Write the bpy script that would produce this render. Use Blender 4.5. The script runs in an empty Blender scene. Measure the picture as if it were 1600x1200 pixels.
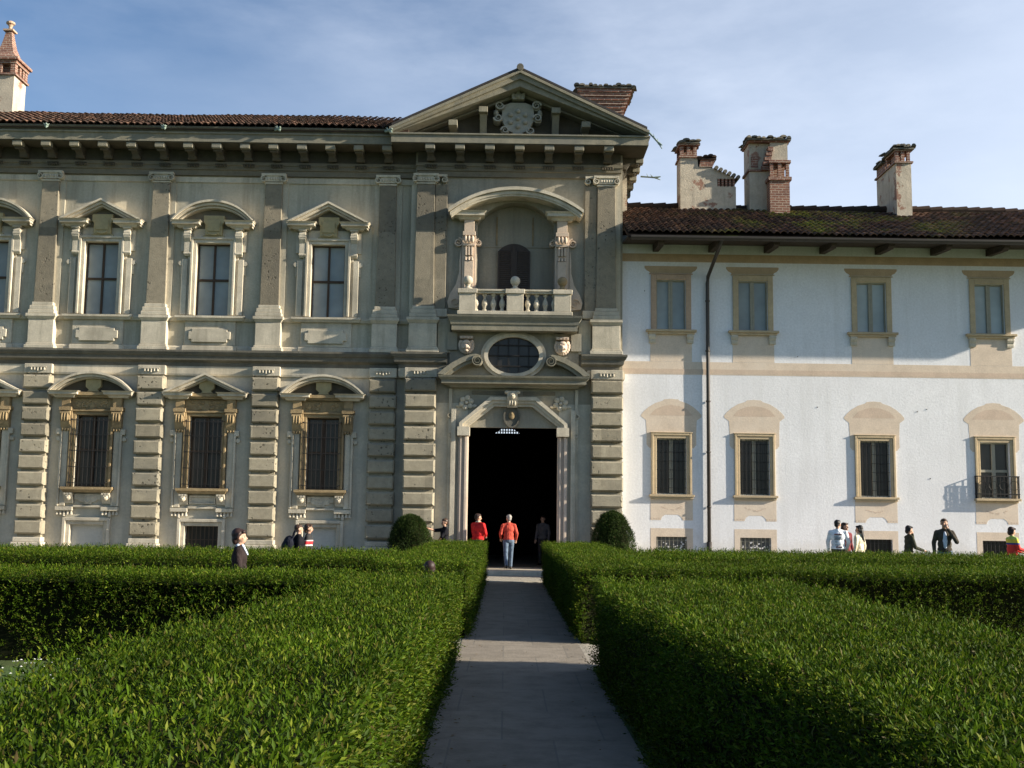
import bpy, bmesh, math, random
import numpy as np
from mathutils import Vector, Matrix
random.seed(7)
rng = np.random.default_rng(11)
S = bpy.context.scene
COL = S.collection
PI = math.pi

# ------------------------------------------------------------------ materials
def nodes(name):
    m = bpy.data.materials.new(name); m.use_nodes = True
    nt = m.node_tree; b = nt.nodes['Principled BSDF']
    return m, nt, b

def N(nt, t, **kw):
    n = nt.nodes.new(t)
    for k, v in kw.items():
        if k in n.inputs.keys(): n.inputs[k].default_value = v
        else: setattr(n, k, v)
    return n

def mixc(nt, fac, a, b, mode='MIX'):
    n = nt.nodes.new('ShaderNodeMix'); n.data_type = 'RGBA'; n.blend_type = mode
    for sock, v in ((n.inputs[0], fac), (n.inputs[6], a), (n.inputs[7], b)):
        if hasattr(v, 'links'): nt.links.new(v, sock)
        elif isinstance(v, (int, float)): sock.default_value = v
        else: sock.default_value = (*v, 1)
    return n.outputs[2]

def ramp(nt, src, lo, hi, v0=0.0, v1=1.0):
    n = nt.nodes.new('ShaderNodeMapRange'); n.inputs[1].default_value = lo; n.inputs[2].default_value = hi
    n.inputs[3].default_value = v0; n.inputs[4].default_value = v1
    nt.links.new(src, n.inputs[0]); return n.outputs[0]

def mpos(nt, sc=(1, 1, 1)):
    g = nt.nodes.new('ShaderNodeNewGeometry')
    mp = nt.nodes.new('ShaderNodeMapping'); mp.inputs['Scale'].default_value = sc
    nt.links.new(g.outputs['Position'], mp.inputs['Vector']); return mp.outputs['Vector']

def noise(nt, vec, scale, detail=5, rough=.6):
    n = N(nt, 'ShaderNodeTexNoise'); n.inputs['Scale'].default_value = scale
    n.inputs['Detail'].default_value = detail; n.inputs['Roughness'].default_value = rough
    nt.links.new(vec, n.inputs['Vector']); return n.outputs['Fac']

def mul(c, f): return tuple(min(1, x*f) for x in c)

def stone(name, base, var=.18, scale=4, bump=.35, pits=0, dirt=None, dirt_amt=.5, patch=None, patch_lo=.62, rough=.9, streak=None, block=None):
    m, nt, b = nodes(name)
    p = mpos(nt)
    f = ramp(nt, noise(nt, p, scale, 8, .65), .3, .7)
    col = mixc(nt, f, mul(base, 1-var), mul(base, 1+var))
    h = noise(nt, p, scale*7, 6, .7)
    fine = ramp(nt, h, .3, .7, .88, 1.1)
    cc = nt.nodes.new('ShaderNodeCombineColor')
    for i in range(3): nt.links.new(fine, cc.inputs[i])
    col = mixc(nt, 1.0, col, cc.outputs[0], 'MULTIPLY')
    if dirt:
        d = ramp(nt, noise(nt, p, .55, 7, .62), .47, .68, 0, dirt_amt)
        col = mixc(nt, d, col, dirt)
    if streak:
        d = ramp(nt, noise(nt, mpos(nt, (3.2, 3.2, .28)), 1.0, 6, .65), .5, .72, 0, streak[1])
        col = mixc(nt, d, col, streak[0])
    if patch:
        d = ramp(nt, noise(nt, p, 1.3, 6, .7), patch_lo, patch_lo+.03, 0, .8)
        col = mixc(nt, d, col, patch)
    if block:                                               # every block of stone has a tone of its own
        mp = nt.nodes.new('ShaderNodeMapping'); mp.inputs['Scale'].default_value = (1/block[0], .3, 1/block[1]); mp.inputs['Location'].default_value = (.37, 0, -block[2]/block[1])
        nt.links.new(p, mp.inputs[0]); fl = nt.nodes.new('ShaderNodeVectorMath'); fl.operation = 'FLOOR'; nt.links.new(mp.outputs[0], fl.inputs[0])
        wn = nt.nodes.new('ShaderNodeTexWhiteNoise'); nt.links.new(fl.outputs[0], wn.inputs['Vector'])
        tn = ramp(nt, wn.outputs['Value'], 0, 1, .78, 1.16); cb = nt.nodes.new('ShaderNodeCombineColor')
        for i in range(3): nt.links.new(tn, cb.inputs[i])
        col = mixc(nt, 1.0, col, cb.outputs[0], 'MULTIPLY')
    hsrc = h
    if pits:
        v = N(nt, 'ShaderNodeTexVoronoi'); v.inputs['Scale'].default_value = 7.5; v.inputs['Randomness'].default_value = 1
        wob = nt.nodes.new('ShaderNodeVectorMath'); wob.operation = 'ADD'
        nz = N(nt, 'ShaderNodeTexNoise'); nz.inputs['Scale'].default_value = 14; nt.links.new(p, nz.inputs['Vector'])
        sc_ = nt.nodes.new('ShaderNodeVectorMath'); sc_.operation = 'SCALE'; sc_.inputs[3].default_value = .12
        nt.links.new(nz.outputs['Color'], sc_.inputs[0]); nt.links.new(p, wob.inputs[0]); nt.links.new(sc_.outputs[0], wob.inputs[1])
        nt.links.new(wob.outputs[0], v.inputs['Vector'])
        pit = ramp(nt, v.outputs['Distance'], .16, .26, 1, 0)
        msk = ramp(nt, noise(nt, p, 1.1, 3), .44, .6, 0, 1)
        mm = nt.nodes.new('ShaderNodeMath'); mm.operation = 'MULTIPLY'
        nt.links.new(pit, mm.inputs[0]); nt.links.new(msk, mm.inputs[1])
        m2 = nt.nodes.new('ShaderNodeMath'); m2.operation = 'MULTIPLY'; m2.inputs[1].default_value = pits
        nt.links.new(mm.outputs[0], m2.inputs[0])
        col = mixc(nt, m2.outputs[0], col, mul(base, .3))
        sb = nt.nodes.new('ShaderNodeMath'); sb.operation = 'SUBTRACT'
        nt.links.new(h, sb.inputs[0]); nt.links.new(mm.outputs[0], sb.inputs[1]); hsrc = sb.outputs[0]
    nt.links.new(col, b.inputs['Base Color']); b.inputs['Roughness'].default_value = rough
    b.inputs['Specular IOR Level'].default_value = .25
    bp = N(nt, 'ShaderNodeBump'); bp.inputs['Strength'].default_value = bump; bp.inputs['Distance'].default_value = .03
    nt.links.new(hsrc, bp.inputs['Height']); nt.links.new(bp.outputs[0], b.inputs['Normal'])
    return m

def plain(name, base, rough=.6, spec=.3, var=.1, scale=8, metal=0):
    m, nt, b = nodes(name)
    f = ramp(nt, noise(nt, mpos(nt), scale, 4), .3, .7)
    nt.links.new(mixc(nt, f, mul(base, 1-var), mul(base, 1+var)), b.inputs['Base Color'])
    b.inputs['Roughness'].default_value = rough; b.inputs['Specular IOR Level'].default_value = spec
    b.inputs['Metallic'].default_value = metal
    return m

M = {}
M['plaster'] = stone('grey_lime_plaster', (.485, .44, .34), .10, 2.2, .25, dirt=(.24, .225, .18), dirt_amt=.55, patch=(.40, .30, .22), patch_lo=.70, streak=((.25, .22, .165), .7))
M['plaster_portal'] = stone('dingy_portal_plaster', (.32, .295, .235), .14, 2.2, .3, dirt=(.19, .175, .14), dirt_amt=.65, streak=((.17, .16, .13), .6))
M['plaster_low'] = stone('grey_blue_lime_plaster', (.50, .46, .37), .10, 2.0, .25, dirt=(.33, .33, .29), dirt_amt=.6, streak=((.30, .295, .25), .55))
M['pil'] = stone('weathered_pilaster_stone', (.245, .215, .160), .16, 5, .5, pits=.9, dirt=(.15, .14, .115), dirt_amt=.7, block=(1.8, 1.55, 12.25))
M['rust'] = stone('rusticated_block_stone', (.325, .290, .215), .16, 6, .8, pits=1.0, dirt=(.20, .19, .155), dirt_amt=.65, block=(1.8, .503, 6.0))
M['trim'] = stone('pale_trim_stone', (.56, .505, .40), .12, 4, .3, dirt=(.29, .265, .21), dirt_amt=.75, streak=((.25, .225, .17), .65))
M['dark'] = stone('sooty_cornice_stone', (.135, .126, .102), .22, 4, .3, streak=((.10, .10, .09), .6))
M['entab'] = stone('grey_entablature_stone', (.175, .155, .115), .15, 4, .3, dirt=(.16, .15, .125), dirt_amt=.6)
M['corona'] = stone('lichen_cornice_stone', (.25, .23, .172), .2, 4, .3, dirt=(.17, .17, .15), dirt_amt=.7, streak=((.15, .15, .13), .6))
M['crest'] = stone('grey_carved_marble', (.34, .33, .28), .12, 5, .3, dirt=(.2, .2, .17), dirt_amt=.6)
M['creampink'] = stone('pinkish_cream_stone', (.56, .45, .35), .10, 6, .25, dirt=(.40, .32, .25), dirt_amt=.5)
M['ochre'] = stone('ochre_stained_stone', (.33, .245, .135), .25, 6, .4, dirt=(.13, .095, .055), dirt_amt=.7)
M['pink'] = stone('pinkish_granite', (.60, .49, .40), .10, 8, .2, dirt=(.38, .32, .26), dirt_amt=.4)
M['tablet'] = stone('sandstone_tablet', (.40, .335, .19), .12, 8, .3)
M['white'] = stone('white_lime_plaster', (.765, .77, .795), .05, 2.2, .2, dirt=(.64, .64, .66), dirt_amt=.55, streak=((.60, .60, .60), .45))
M['paint'] = stone('faded_buff_wall_paint', (.63, .525, .42), .09, 3, .15, dirt=(.70, .62, .53), dirt_amt=.55)
M['paint_dk'] = stone('faded_brown_wall_paint', (.57, .45, .355), .10, 3, .15, dirt=(.57, .47, .37), dirt_amt=.5)
M['paint_br'] = stone('ochre_brown_wall_paint', (.47, .345, .225), .12, 3, .15, dirt=(.38, .29, .20), dirt_amt=.5)
def damp(m):                                                 # rising damp and splash dirt with its own ragged outline
    nt = m.node_tree; b = nt.nodes['Principled BSDF']; src = b.inputs['Base Color'].links[0].from_socket
    p = mpos(nt); sx = nt.nodes.new('ShaderNodeSeparateXYZ'); nt.links.new(p, sx.inputs[0])
    ad = nt.nodes.new('ShaderNodeMath'); ad.operation = 'MULTIPLY_ADD'; ad.inputs[1].default_value = -1.7
    nt.links.new(noise(nt, p, 1.1, 7, .7), ad.inputs[0]); nt.links.new(sx.outputs[2], ad.inputs[2])
    d = ramp(nt, ad.outputs[0], -.35, .35, .6, 0)
    nt.links.new(mixc(nt, d, src, (.50, .455, .39)), b.inputs['Base Color'])
damp(M['white'])
M['dust'] = stone('dusty_grey_panes', (.17, .17, .16), .3, 6, .2)
M['buff'] = stone('buff_stone_frame', (.50, .395, .255), .12, 6, .25, dirt=(.33, .27, .19), dirt_amt=.5)
M['pinkbuff'] = stone('reddish_stone_frame', (.46, .33, .235), .10, 6, .25)
M['blocked'] = stone('blocked_opening_render', (.50, .49, .44), .08, 3, .2, dirt=(.40, .39, .36), dirt_amt=.6)
M['brick'] = None
M['soot_shade'] = stone('sooty_shaded_stone', (.088, .077, .058), .2, 4, .3, dirt=(.08, .078, .068), dirt_amt=.6)  # soot plus the shade under the overhang, both put into the base colour
M['iron'] = plain('dark_iron', (.02, .018, .017), .6, .3)
M['wood'] = plain('dark_brown_wood', (.055, .035, .022), .6, .3)
M['shutter'] = plain('brown_shutter_wood', (.062, .05, .044), .7, .2)
M['gut'] = plain('brown_metal_gutter', (.045, .038, .033), .5, .4)
M['greywood'] = plain('grey_painted_wood', (.30, .28, .22), .6, .3)
M['copper'] = plain('verdigris_copper', (.22, .28, .235), .6, .3, .3)
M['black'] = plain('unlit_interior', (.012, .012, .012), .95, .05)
M['soffit'] = plain('dark_eaves_boards', (.06, .05, .042), .85, .15, .25)

def glass(name, base, rough, spec):
    m, nt, b = nodes(name)
    p = mpos(nt)
    f = ramp(nt, noise(nt, p, .8, 3), .3, .7)
    oi = nt.nodes.new('ShaderNodeObjectInfo'); rv = ramp(nt, oi.outputs['Random'], 0, 1, .72, 1.22); cc = nt.nodes.new('ShaderNodeCombineColor')
    for i in range(3): nt.links.new(rv, cc.inputs[i])
    nt.links.new(mixc(nt, 1.0, mixc(nt, f, mul(base, .75), mul(base, 1.25)), cc.outputs[0], 'MULTIPLY'), b.inputs['Base Color'])
    b.inputs['Roughness'].default_value = rough; b.inputs['Specular IOR Level'].default_value = spec
    bp = N(nt, 'ShaderNodeBump'); bp.inputs['Strength'].default_value = .06
    nt.links.new(noise(nt, p, 1.7, 2), bp.inputs['Height']); nt.links.new(bp.outputs[0], b.inputs['Normal'])
    return m
M['glass_hi'] = glass('curtained_blue_grey_glass', (.285, .32, .325), .3, .4)
M['glass_lo'] = glass('dark_window_glass', (.034, .031, .028), .2, .35)
M['glass_r'] = glass('pale_blue_grey_glass', (.31, .345, .345), .3, .4)

def brickmat():
    m, nt, b = nodes('old_red_brick')
    p = mpos(nt)
    sx = nt.nodes.new('ShaderNodeSeparateXYZ'); nt.links.new(p, sx.inputs[0])
    ad = nt.nodes.new('ShaderNodeMath'); ad.operation = 'ADD'
    nt.links.new(sx.outputs[0], ad.inputs[0]); nt.links.new(sx.outputs[1], ad.inputs[1])
    cx = nt.nodes.new('ShaderNodeCombineXYZ'); nt.links.new(ad.outputs[0], cx.inputs[0]); nt.links.new(sx.outputs[2], cx.inputs[1])
    br = nt.nodes.new('ShaderNodeTexBrick'); nt.links.new(cx.outputs[0], br.inputs['Vector'])
    br.inputs['Color1'].default_value = (.235, .105, .068, 1); br.inputs['Color2'].default_value = (.165, .075, .052, 1)
    br.inputs['Mortar'].default_value = (.36, .29, .23, 1); br.inputs['Scale'].default_value = 1
    br.inputs['Brick Width'].default_value = .25; br.inputs['Row Height'].default_value = .085; br.inputs['Mortar Size'].default_value = .012
    d = ramp(nt, noise(nt, p, 2.2, 6, .7), .48, .65, 0, .7)
    nt.links.new(mixc(nt, d, br.outputs['Color'], (.12, .055, .045)), b.inputs['Base Color'])
    b.inputs['Roughness'].default_value = .9
    bp = N(nt, 'ShaderNodeBump'); bp.inputs['Strength'].default_value = .5; bp.inputs['Distance'].default_value = .02
    nt.links.new(noise(nt, p, 20, 4), bp.inputs['Height']); nt.links.new(bp.outputs[0], b.inputs['Normal'])
    return m
M['brick'] = brickmat()
M['chimplaster'] = stone('crumbling_chimney_plaster', (.49, .435, .345), .14, 3, .5, dirt=(.27, .245, .205), dirt_amt=.85, patch=(.24, .105, .07), patch_lo=.575, streak=((.2, .185, .16), .6))

def tilemat(name, moss):
    m, nt, b = nodes(name)
    p = mpos(nt)
    g = nt.nodes.new('ShaderNodeAttribute'); g.attribute_name = 'rnd'
    cr = nt.nodes.new('ShaderNodeValToRGB'); nt.links.new(g.outputs['Fac'], cr.inputs[0])
    e = cr.color_ramp.elements
    e[0].color = (.045, .030, .024, 1); e[1].color = (.19, .095, .06, 1)
    for q, c in ((.35, (.075, .045, .033)), (.7, (.115, .060, .040)), (.9, (.18, .11, .075))):
        x = e.new(q); x.color = (*c, 1)
    col = cr.outputs[0]
    d = ramp(nt, noise(nt, p, 1.4, 7, .7), .45, .62, 0, .75)
    col = mixc(nt, d, col, (.045, .036, .028))
    if moss:
        sx = nt.nodes.new('ShaderNodeSeparateXYZ'); nt.links.new(p, sx.inputs[0])
        zone = ramp(nt, sx.outputs[0], 5.0, 8.5, 0, 1); zone2 = ramp(nt, sx.outputs[0], 11.5, 15, 1, .35)
        mm = nt.nodes.new('ShaderNodeMath'); mm.operation = 'MULTIPLY'
        nt.links.new(zone, mm.inputs[0]); nt.links.new(zone2, mm.inputs[1])
        f1 = ramp(nt, noise(nt, p, .55, 5, .65), .48, .60); f2 = ramp(nt, noise(nt, p, 4.5, 5, .7), .40, .56)
        m2 = nt.nodes.new('ShaderNodeMath'); m2.operation = 'MULTIPLY'; nt.links.new(f1, m2.inputs[0]); nt.links.new(f2, m2.inputs[1])
        m3 = nt.nodes.new('ShaderNodeMath'); m3.operation = 'MULTIPLY'; nt.links.new(m2.outputs[0], m3.inputs[0]); nt.links.new(mm.outputs[0], m3.inputs[1])
        col = mixc(nt, m3.outputs[0], col, (.17, .185, .03))
    nt.links.new(col, b.inputs['Base Color']); b.inputs['Roughness'].default_value = .9
    b.inputs['Specular IOR Level'].default_value = .15
    bp = N(nt, 'ShaderNodeBump'); bp.inputs['Strength'].default_value = .5; bp.inputs['Distance'].default_value = .03
    nt.links.new(noise(nt, p, 12, 5), bp.inputs['Height']); nt.links.new(bp.outputs[0], b.inputs['Normal'])
    return m
M['tile'] = tilemat('old_terracotta_tiles', False)
M['tile_moss'] = tilemat('mossy_terracotta_tiles', True)

def leafmat(name, c0, c1, tip, trans=.3, rough=.45):
    m, nt, b = nodes(name)
    g = nt.nodes.new('ShaderNodeNewGeometry')
    cr = nt.nodes.new('ShaderNodeValToRGB'); nt.links.new(g.outputs['Random Per Island'], cr.inputs[0])
    e = cr.color_ramp.elements
    e[0].color = (*c0, 1); e[1].color = (*tip, 1); x = e.new(.7); x.color = (*c1, 1); x = e.new(.88); x.color = (*tip, 1); e[len(e)-1].color = (.075, .055, .022, 1)
    f = ramp(nt, noise(nt, mpos(nt), 1.3, 6, .65), .3, .7, .5, 1.35)
    cc = nt.nodes.new('ShaderNodeCombineColor')
    for i in range(3): nt.links.new(f, cc.inputs[i])
    col = mixc(nt, 1.0, cr.outputs[0], cc.outputs[0], 'MULTIPLY')
    nt.links.new(col, b.inputs['Base Color']); b.inputs['Roughness'].default_value = rough
    b.inputs['Specular IOR Level'].default_value = .1
    t = nt.nodes.new('ShaderNodeBsdfTranslucent'); nt.links.new(col, t.inputs['Color'])
    mx = nt.nodes.new('ShaderNodeMixShader'); mx.inputs[0].default_value = trans
    nt.links.new(b.outputs[0], mx.inputs[1]); nt.links.new(t.outputs[0], mx.inputs[2])
    nt.links.new(mx.outputs[0], nt.nodes['Material Output'].inputs[0])
    return m
M['leaf'] = leafmat('privet_leaves', (.024, .051, .003), (.066, .122, .005), (.165, .205, .018), .3, .55)
M['leaf2'] = leafmat('cypress_foliage', (.016, .034, .008), (.035, .065, .012), (.06, .10, .02), .15, .6)
M['twig'] = plain('twiggy_hedge_core', (.012, .014, .006), .95, .05, .3)

# ------------------------------------------------------------------ mesh builder
class MB:
    def __init__(s): s.v = []; s.f = []
    def add(s, vs, fs):
        o = len(s.v); s.v += [tuple(p) for p in vs]; s.f += [tuple(i+o for i in q) for q in fs]; return s
    def box(s, x0, x1, y0, y1, z0, z1):
        return s.add([(x0,y0,z0),(x1,y0,z0),(x1,y1,z0),(x0,y1,z0),(x0,y0,z1),(x1,y0,z1),(x1,y1,z1),(x0,y1,z1)],
              [(0,3,2,1),(4,5,6,7),(0,1,5,4),(1,2,6,5),(2,3,7,6),(3,0,4,7)])
    def cbox(s, x0, x1, yf, yb, z0, z1, c=.04, d=.04):      # block with a chamfered front face (towards -Y)
        return s.add([(x0,yb,z0),(x1,yb,z0),(x1,yb,z1),(x0,yb,z1),(x0,yf+d,z0),(x1,yf+d,z0),(x1,yf+d,z1),(x0,yf+d,z1),
                      (x0+c,yf,z0+c),(x1-c,yf,z0+c),(x1-c,yf,z1-c),(x0+c,yf,z1-c)],
              [(3,2,1,0),(0,1,5,4),(1,2,6,5),(2,3,7,6),(3,0,4,7),(4,5,9,8),(5,6,10,9),(6,7,11,10),(7,4,8,11),(8,9,10,11)])
    def prism(s, poly, y0, y1):                              # XZ outline with a thickness along Y
        n = len(poly)
        return s.add([(x,y0,z) for x,z in poly]+[(x,y1,z) for x,z in poly],
              [tuple(range(n)), tuple(range(2*n-1,n-1,-1))]+[(i,i+n,(i+1)%n+n,(i+1)%n) for i in range(n)])
    def xprism(s, poly, x0, x1):                             # YZ outline with a thickness along X
        n = len(poly)
        return s.add([(x0,y,z) for y,z in poly]+[(x1,y,z) for y,z in poly],
              [tuple(range(n)), tuple(range(2*n-1,n-1,-1))]+[(i,i+n,(i+1)%n+n,(i+1)%n) for i in range(n)])
    def band(s, inner, outer, y0, y1):                       # strip between two open XZ polylines
        n = len(inner); p = list(outer)+list(inner)[::-1]
        vs = [(x,y0,z) for x,z in p]+[(x,y1,z) for x,z in p]; m = 2*n; fs = []
        for i in range(n-1):
            a, b, c, d = i, i+1, m-2-i, m-1-i
            fs += [(a,b,c,d), (a+m,d+m,c+m,b+m), (a,a+m,b+m,b), (d,c,c+m,d+m)]
        fs += [(0,m-1,2*m-1,m), (n-1,n-1+m,n+m,n)]
        return s.add(vs, fs)
    def lathe(s, cx, cy, prof, n=16, ax='z', cz=0):
        vs = []; fs = []; k = len(prof)
        for r, z in prof:
            for i in range(n):
                a = 2*PI*i/n
                if ax == 'z': vs.append((cx+r*math.cos(a), cy+r*math.sin(a), z))
                elif ax == 'y': vs.append((cx+r*math.cos(a), z, cz+r*math.sin(a)))
                else: vs.append((z, cy+r*math.cos(a), cz+r*math.sin(a)))
        for j in range(k-1):
            for i in range(n): fs.append((j*n+i, j*n+(i+1)%n, (j+1)*n+(i+1)%n, (j+1)*n+i))
        fs += [tuple(range(n))[::-1], tuple((k-1)*n+i for i in range(n))]
        return s.add(vs, fs)
    def tube(s, pts, r, n=8):
        pts = [Vector(p) for p in pts]; rs = r if isinstance(r, (list, tuple)) else [r]*len(pts)
        vs = []; fs = []; k = len(pts)
        for j, p in enumerate(pts):
            t = (pts[min(j+1,k-1)]-pts[max(j-1,0)]).normalized()
            a = t.cross(Vector((0,0,1)) if abs(t.z) < .9 else Vector((1,0,0))).normalized(); b = t.cross(a)
            for i in range(n):
                q = 2*PI*i/n; vs.append(p+a*(rs[j]*math.cos(q))+b*(rs[j]*math.sin(q)))
        for j in range(k-1):
            for i in range(n): fs.append((j*n+i, j*n+(i+1)%n, (j+1)*n+(i+1)%n, (j+1)*n+i))
        fs += [tuple(range(n))[::-1], tuple((k-1)*n+i for i in range(n))]
        return s.add(vs, fs)
    def ell(s, c, r, n=12, m=8):
        prof = [(max(1e-3, math.sin(PI*j/m)), -math.cos(PI*j/m)) for j in range(m+1)]
        o = len(s.v); s.lathe(0, 0, prof, n)
        for i in range(o, len(s.v)):
            x, y, z = s.v[i]; s.v[i] = (c[0]+x*r[0], c[1]+y*r[1], c[2]+z*r[2])
        return s
    def sweep(s, prof, path):                                # (out, z) profile along an XY path, mitred; out = right of travel
        path = [Vector((*p, 0)) for p in path]; k = len(path); n = len(prof); vs = []; fs = []
        for j, p in enumerate(path):
            ds = []
            if j > 0: ds.append((path[j]-path[j-1]).normalized())
            if j < k-1: ds.append((path[j+1]-path[j]).normalized())
            ns = [Vector((d.y, -d.x, 0)) for d in ds]
            nn = ns[0] if len(ns) == 1 else (ns[0]+ns[1])/(1+ns[0].dot(ns[1]))
            for o, z in prof: vs.append((p.x+nn.x*o, p.y+nn.y*o, z))
        for j in range(k-1):
            for i in range(n): fs.append((j*n+i, j*n+(i+1)%n, (j+1)*n+(i+1)%n, (j+1)*n+i))
        fs += [tuple(range(n)), tuple((k-1)*n+i for i in range(n))[::-1]]
        return s.add(vs, fs)
    def frame(s, x0, x1, z0, z1, w, y0, y1, bottom=True):    # x0..z1 is the opening
        s.box(x0-w, x0, y0, y1, z0-(w if bottom else 0), z1+w); s.box(x1, x1+w, y0, y1, z0-(w if bottom else 0), z1+w)
        s.box(x0, x1, y0, y1, z1, z1+w)
        if bottom: s.box(x0, x1, y0, y1, z0-w, z0)
        return s
    def wall(s, x0, x1, z0, z1, y, holes, depth):            # wall face with rectangular holes and their reveals
        xs = sorted({x0, x1}|{h[i] for h in holes for i in (0,1)}); zs = sorted({z0, z1}|{h[i] for h in holes for i in (2,3)})
        inside = lambda x, z: any(h[0] < x < h[1] and h[2] < z < h[3] for h in holes)
        for a, b in zip(xs, xs[1:]):
            for c, d in zip(zs, zs[1:]):
                if not inside((a+b)/2, (c+d)/2): s.add([(a,y,c),(b,y,c),(b,y,d),(a,y,d)], [(0,1,2,3)])
        for a, b, c, d in holes:
            e = y+depth
            s.add([(a,y,c),(a,e,c),(a,e,d),(a,y,d)], [(0,1,2,3)]); s.add([(b,y,c),(b,y,d),(b,e,d),(b,e,c)], [(0,1,2,3)])
            s.add([(a,y,d),(a,e,d),(b,e,d),(b,y,d)], [(0,1,2,3)]); s.add([(a,y,c),(b,y,c),(b,e,c),(a,e,c)], [(0,1,2,3)])
        return s
    def xf(s, fn, start=0):
        for i in range(start, len(s.v)): s.v[i] = tuple(fn(*s.v[i]))
        return s
    def build(s, name, m, parent=None, bevel=0, smooth=False, fix=True):
        me = bpy.data.meshes.new(name); me.from_pydata(s.v, [], s.f)
        if fix:
            bm = bmesh.new(); bm.from_mesh(me); bmesh.ops.recalc_face_normals(bm, faces=bm.faces)
            if bevel:
                es = [e for e in bm.edges if e.is_manifold and e.calc_face_angle(0) > .6]
                bmesh.ops.bevel(bm, geom=es, offset=bevel, segments=1, affect='EDGES', clamp_overlap=True)
            bm.to_mesh(me); bm.free()
        if smooth: me.shade_smooth()
        me.materials.append(M[m] if isinstance(m, str) else m)
        o = bpy.data.objects.new(name, me); COL.objects.link(o)
        if parent: o.parent = parent
        return o

def tag(o, label=None, cat=None, group=None, kind=None):
    for k, v in (('label', label), ('category', cat), ('group', group), ('kind', kind)):
        if v: o[k] = v
    return o
def empty(name, loc=(0,0,0), rz=0):
    o = bpy.data.objects.new(name, None); o.empty_display_size = .2; COL.objects.link(o)
    o.location = loc; o.rotation_euler = (0,0,rz); return o
def dup(o, loc=None, parent=None):
    c = o.copy(); COL.objects.link(c)
    if parent: c.parent = parent
    if loc is not None: c.location = loc
    for ch in list(o.children):
        d = ch.copy(); COL.objects.link(d); d.parent = c
    return c

def arc(cx, cz, r, a0, a1, n=24, rz=None):
    rz = rz or r
    return [(cx+r*math.cos(a0+(a1-a0)*i/n), cz+rz*math.sin(a0+(a1-a0)*i/n)) for i in range(n+1)]
def seg_arc(half, z0, rise, n=20, cx=0):
    R = (half*half+rise*rise)/(2*rise); a = math.asin(half/R)
    return [(cx+R*math.sin(-a+2*a*i/n), z0+rise-R+R*math.cos(-a+2*a*i/n)) for i in range(n+1)]
def spiral(mb, cx, cz, r, y0, y1, turns=2.2, th=.3, sgn=1, a0=0):  # a rolled scroll band
    n = 30; o = []; i_ = []
    for k in range(n+1):
        t = k/n; a = a0+sgn*t*turns*2*PI; ro = r*(1-.82*t)
        o.append((cx+ro*math.cos(a), cz+ro*math.sin(a))); ri = ro*(1-th); i_.append((cx+ri*math.cos(a), cz+ri*math.sin(a)))
    mb.band(i_, o, y0, y1)
    mb.lathe(cx, 0, [(r*.8, y0+.09), (r*.8, y1+.001)], 16, 'y', cz)
    return mb
SUN_GRAZE, SUN_E, SKY, EXPO, CLOUD = 11, 5.0, .07, 1.15, (6.6, 7.2, 8.3)
def _build(self, name, m, parent=None, bevel=0, smooth=False, fix=True, _b=MB.build):
    o = _b(self, name, m, None, bevel, smooth, fix)
    if parent:
        o.parent = parent
        if parent.type == 'EMPTY': o.matrix_parent_inverse = Matrix.Translation(-Vector(parent.location))
    return o
MB.build = _build

def tile_roof(name, m, parent, x0, x1, y0, z0, y1, z1, pitch=.21, row=.36, sag=.0):
    nc = int((x1-x0)/pitch); L = math.hypot(y1-y0, z1-z0); nr = max(1, int(L/row))
    uy, uz = (y1-y0)/L, (z1-z0)/L; ny, nz = -uz, uy
    vs = []; fs = []; rn = []
    for r in range(nr):
        for c in range(nc):
            jit = random.uniform(-.03, .03); lift = random.uniform(0, .018); q = random.random(); tw = random.uniform(-.012, .012)
            o = len(vs)
            for (t, up) in ((r*row-.05+jit, .045+lift), (r*row+row+.02, .0)):
                t = min(t, L)
                for k in range(6):
                    a = k/5; x = x0+(c+a)*pitch+tw; h = .075*math.sin(PI*a)+up
                    s_ = sag*math.sin((x-x0)*.55)+.5*sag*math.sin((x-x0)*1.7+1)
                    vs.append((x, y0+uy*t+ny*h, z0+uz*t+nz*h+s_)); rn.append(q)
            # the lip thickness of the tile's lower edge
            for k in range(6):
                x, y, z = vs[o+k]; vs.append((x, y-ny*.03, z-nz*.03)); rn.append(q*.5)
            for k in range(5):
                fs.append((o+k, o+k+1, o+6+k+1, o+6+k)); fs.append((o+12+k, o+12+k+1, o+k+1, o+k))
    # deck under the tiles
    o = len(vs); d = .02
    vs += [(x0,y0+.04,z0-d),(x1,y0+.04,z0-d),(x1,y1,z1-d),(x0,y1,z1-d),(x0,y0+.04,z0-d-.1),(x1,y0+.04,z0-d-.1),(x1,y1,z1-d-.1),(x0,y1,z1-d-.1)]; rn += [.1]*8
    fs += [tuple(i+o for i in f) for f in ((0,1,2,3),(7,6,5,4),(0,4,5,1),(1,5,6,2),(2,6,7,3),(3,7,4,0))]
    mb = MB(); mb.v = vs; mb.f = fs
    ob = mb.build(name, m, parent, fix=False)
    at = ob.data.attributes.new('rnd', 'FLOAT', 'POINT'); at.data.foreach_set('value', np.array(rn, dtype=np.float32))
    return ob

# ================================================================== PALACE
AX = .22; YW = 35.2; YP = 34.95                  # portal axis, wing wall plane, portal bay wall plane
pal = empty('palace', (-6, YW, 0))
tag(pal, 'long grey stone baroque palace with rusticated pilasters, pedimented windows and a tall central portal', 'palace')
PX = [-18.25, -14.67, -11.13, -7.54, -3.88]      # pilaster axes of the wing
WX = [-16.45, -12.95, -9.4, -5.74]               # window axes of the wing
XL = -21.0
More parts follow.
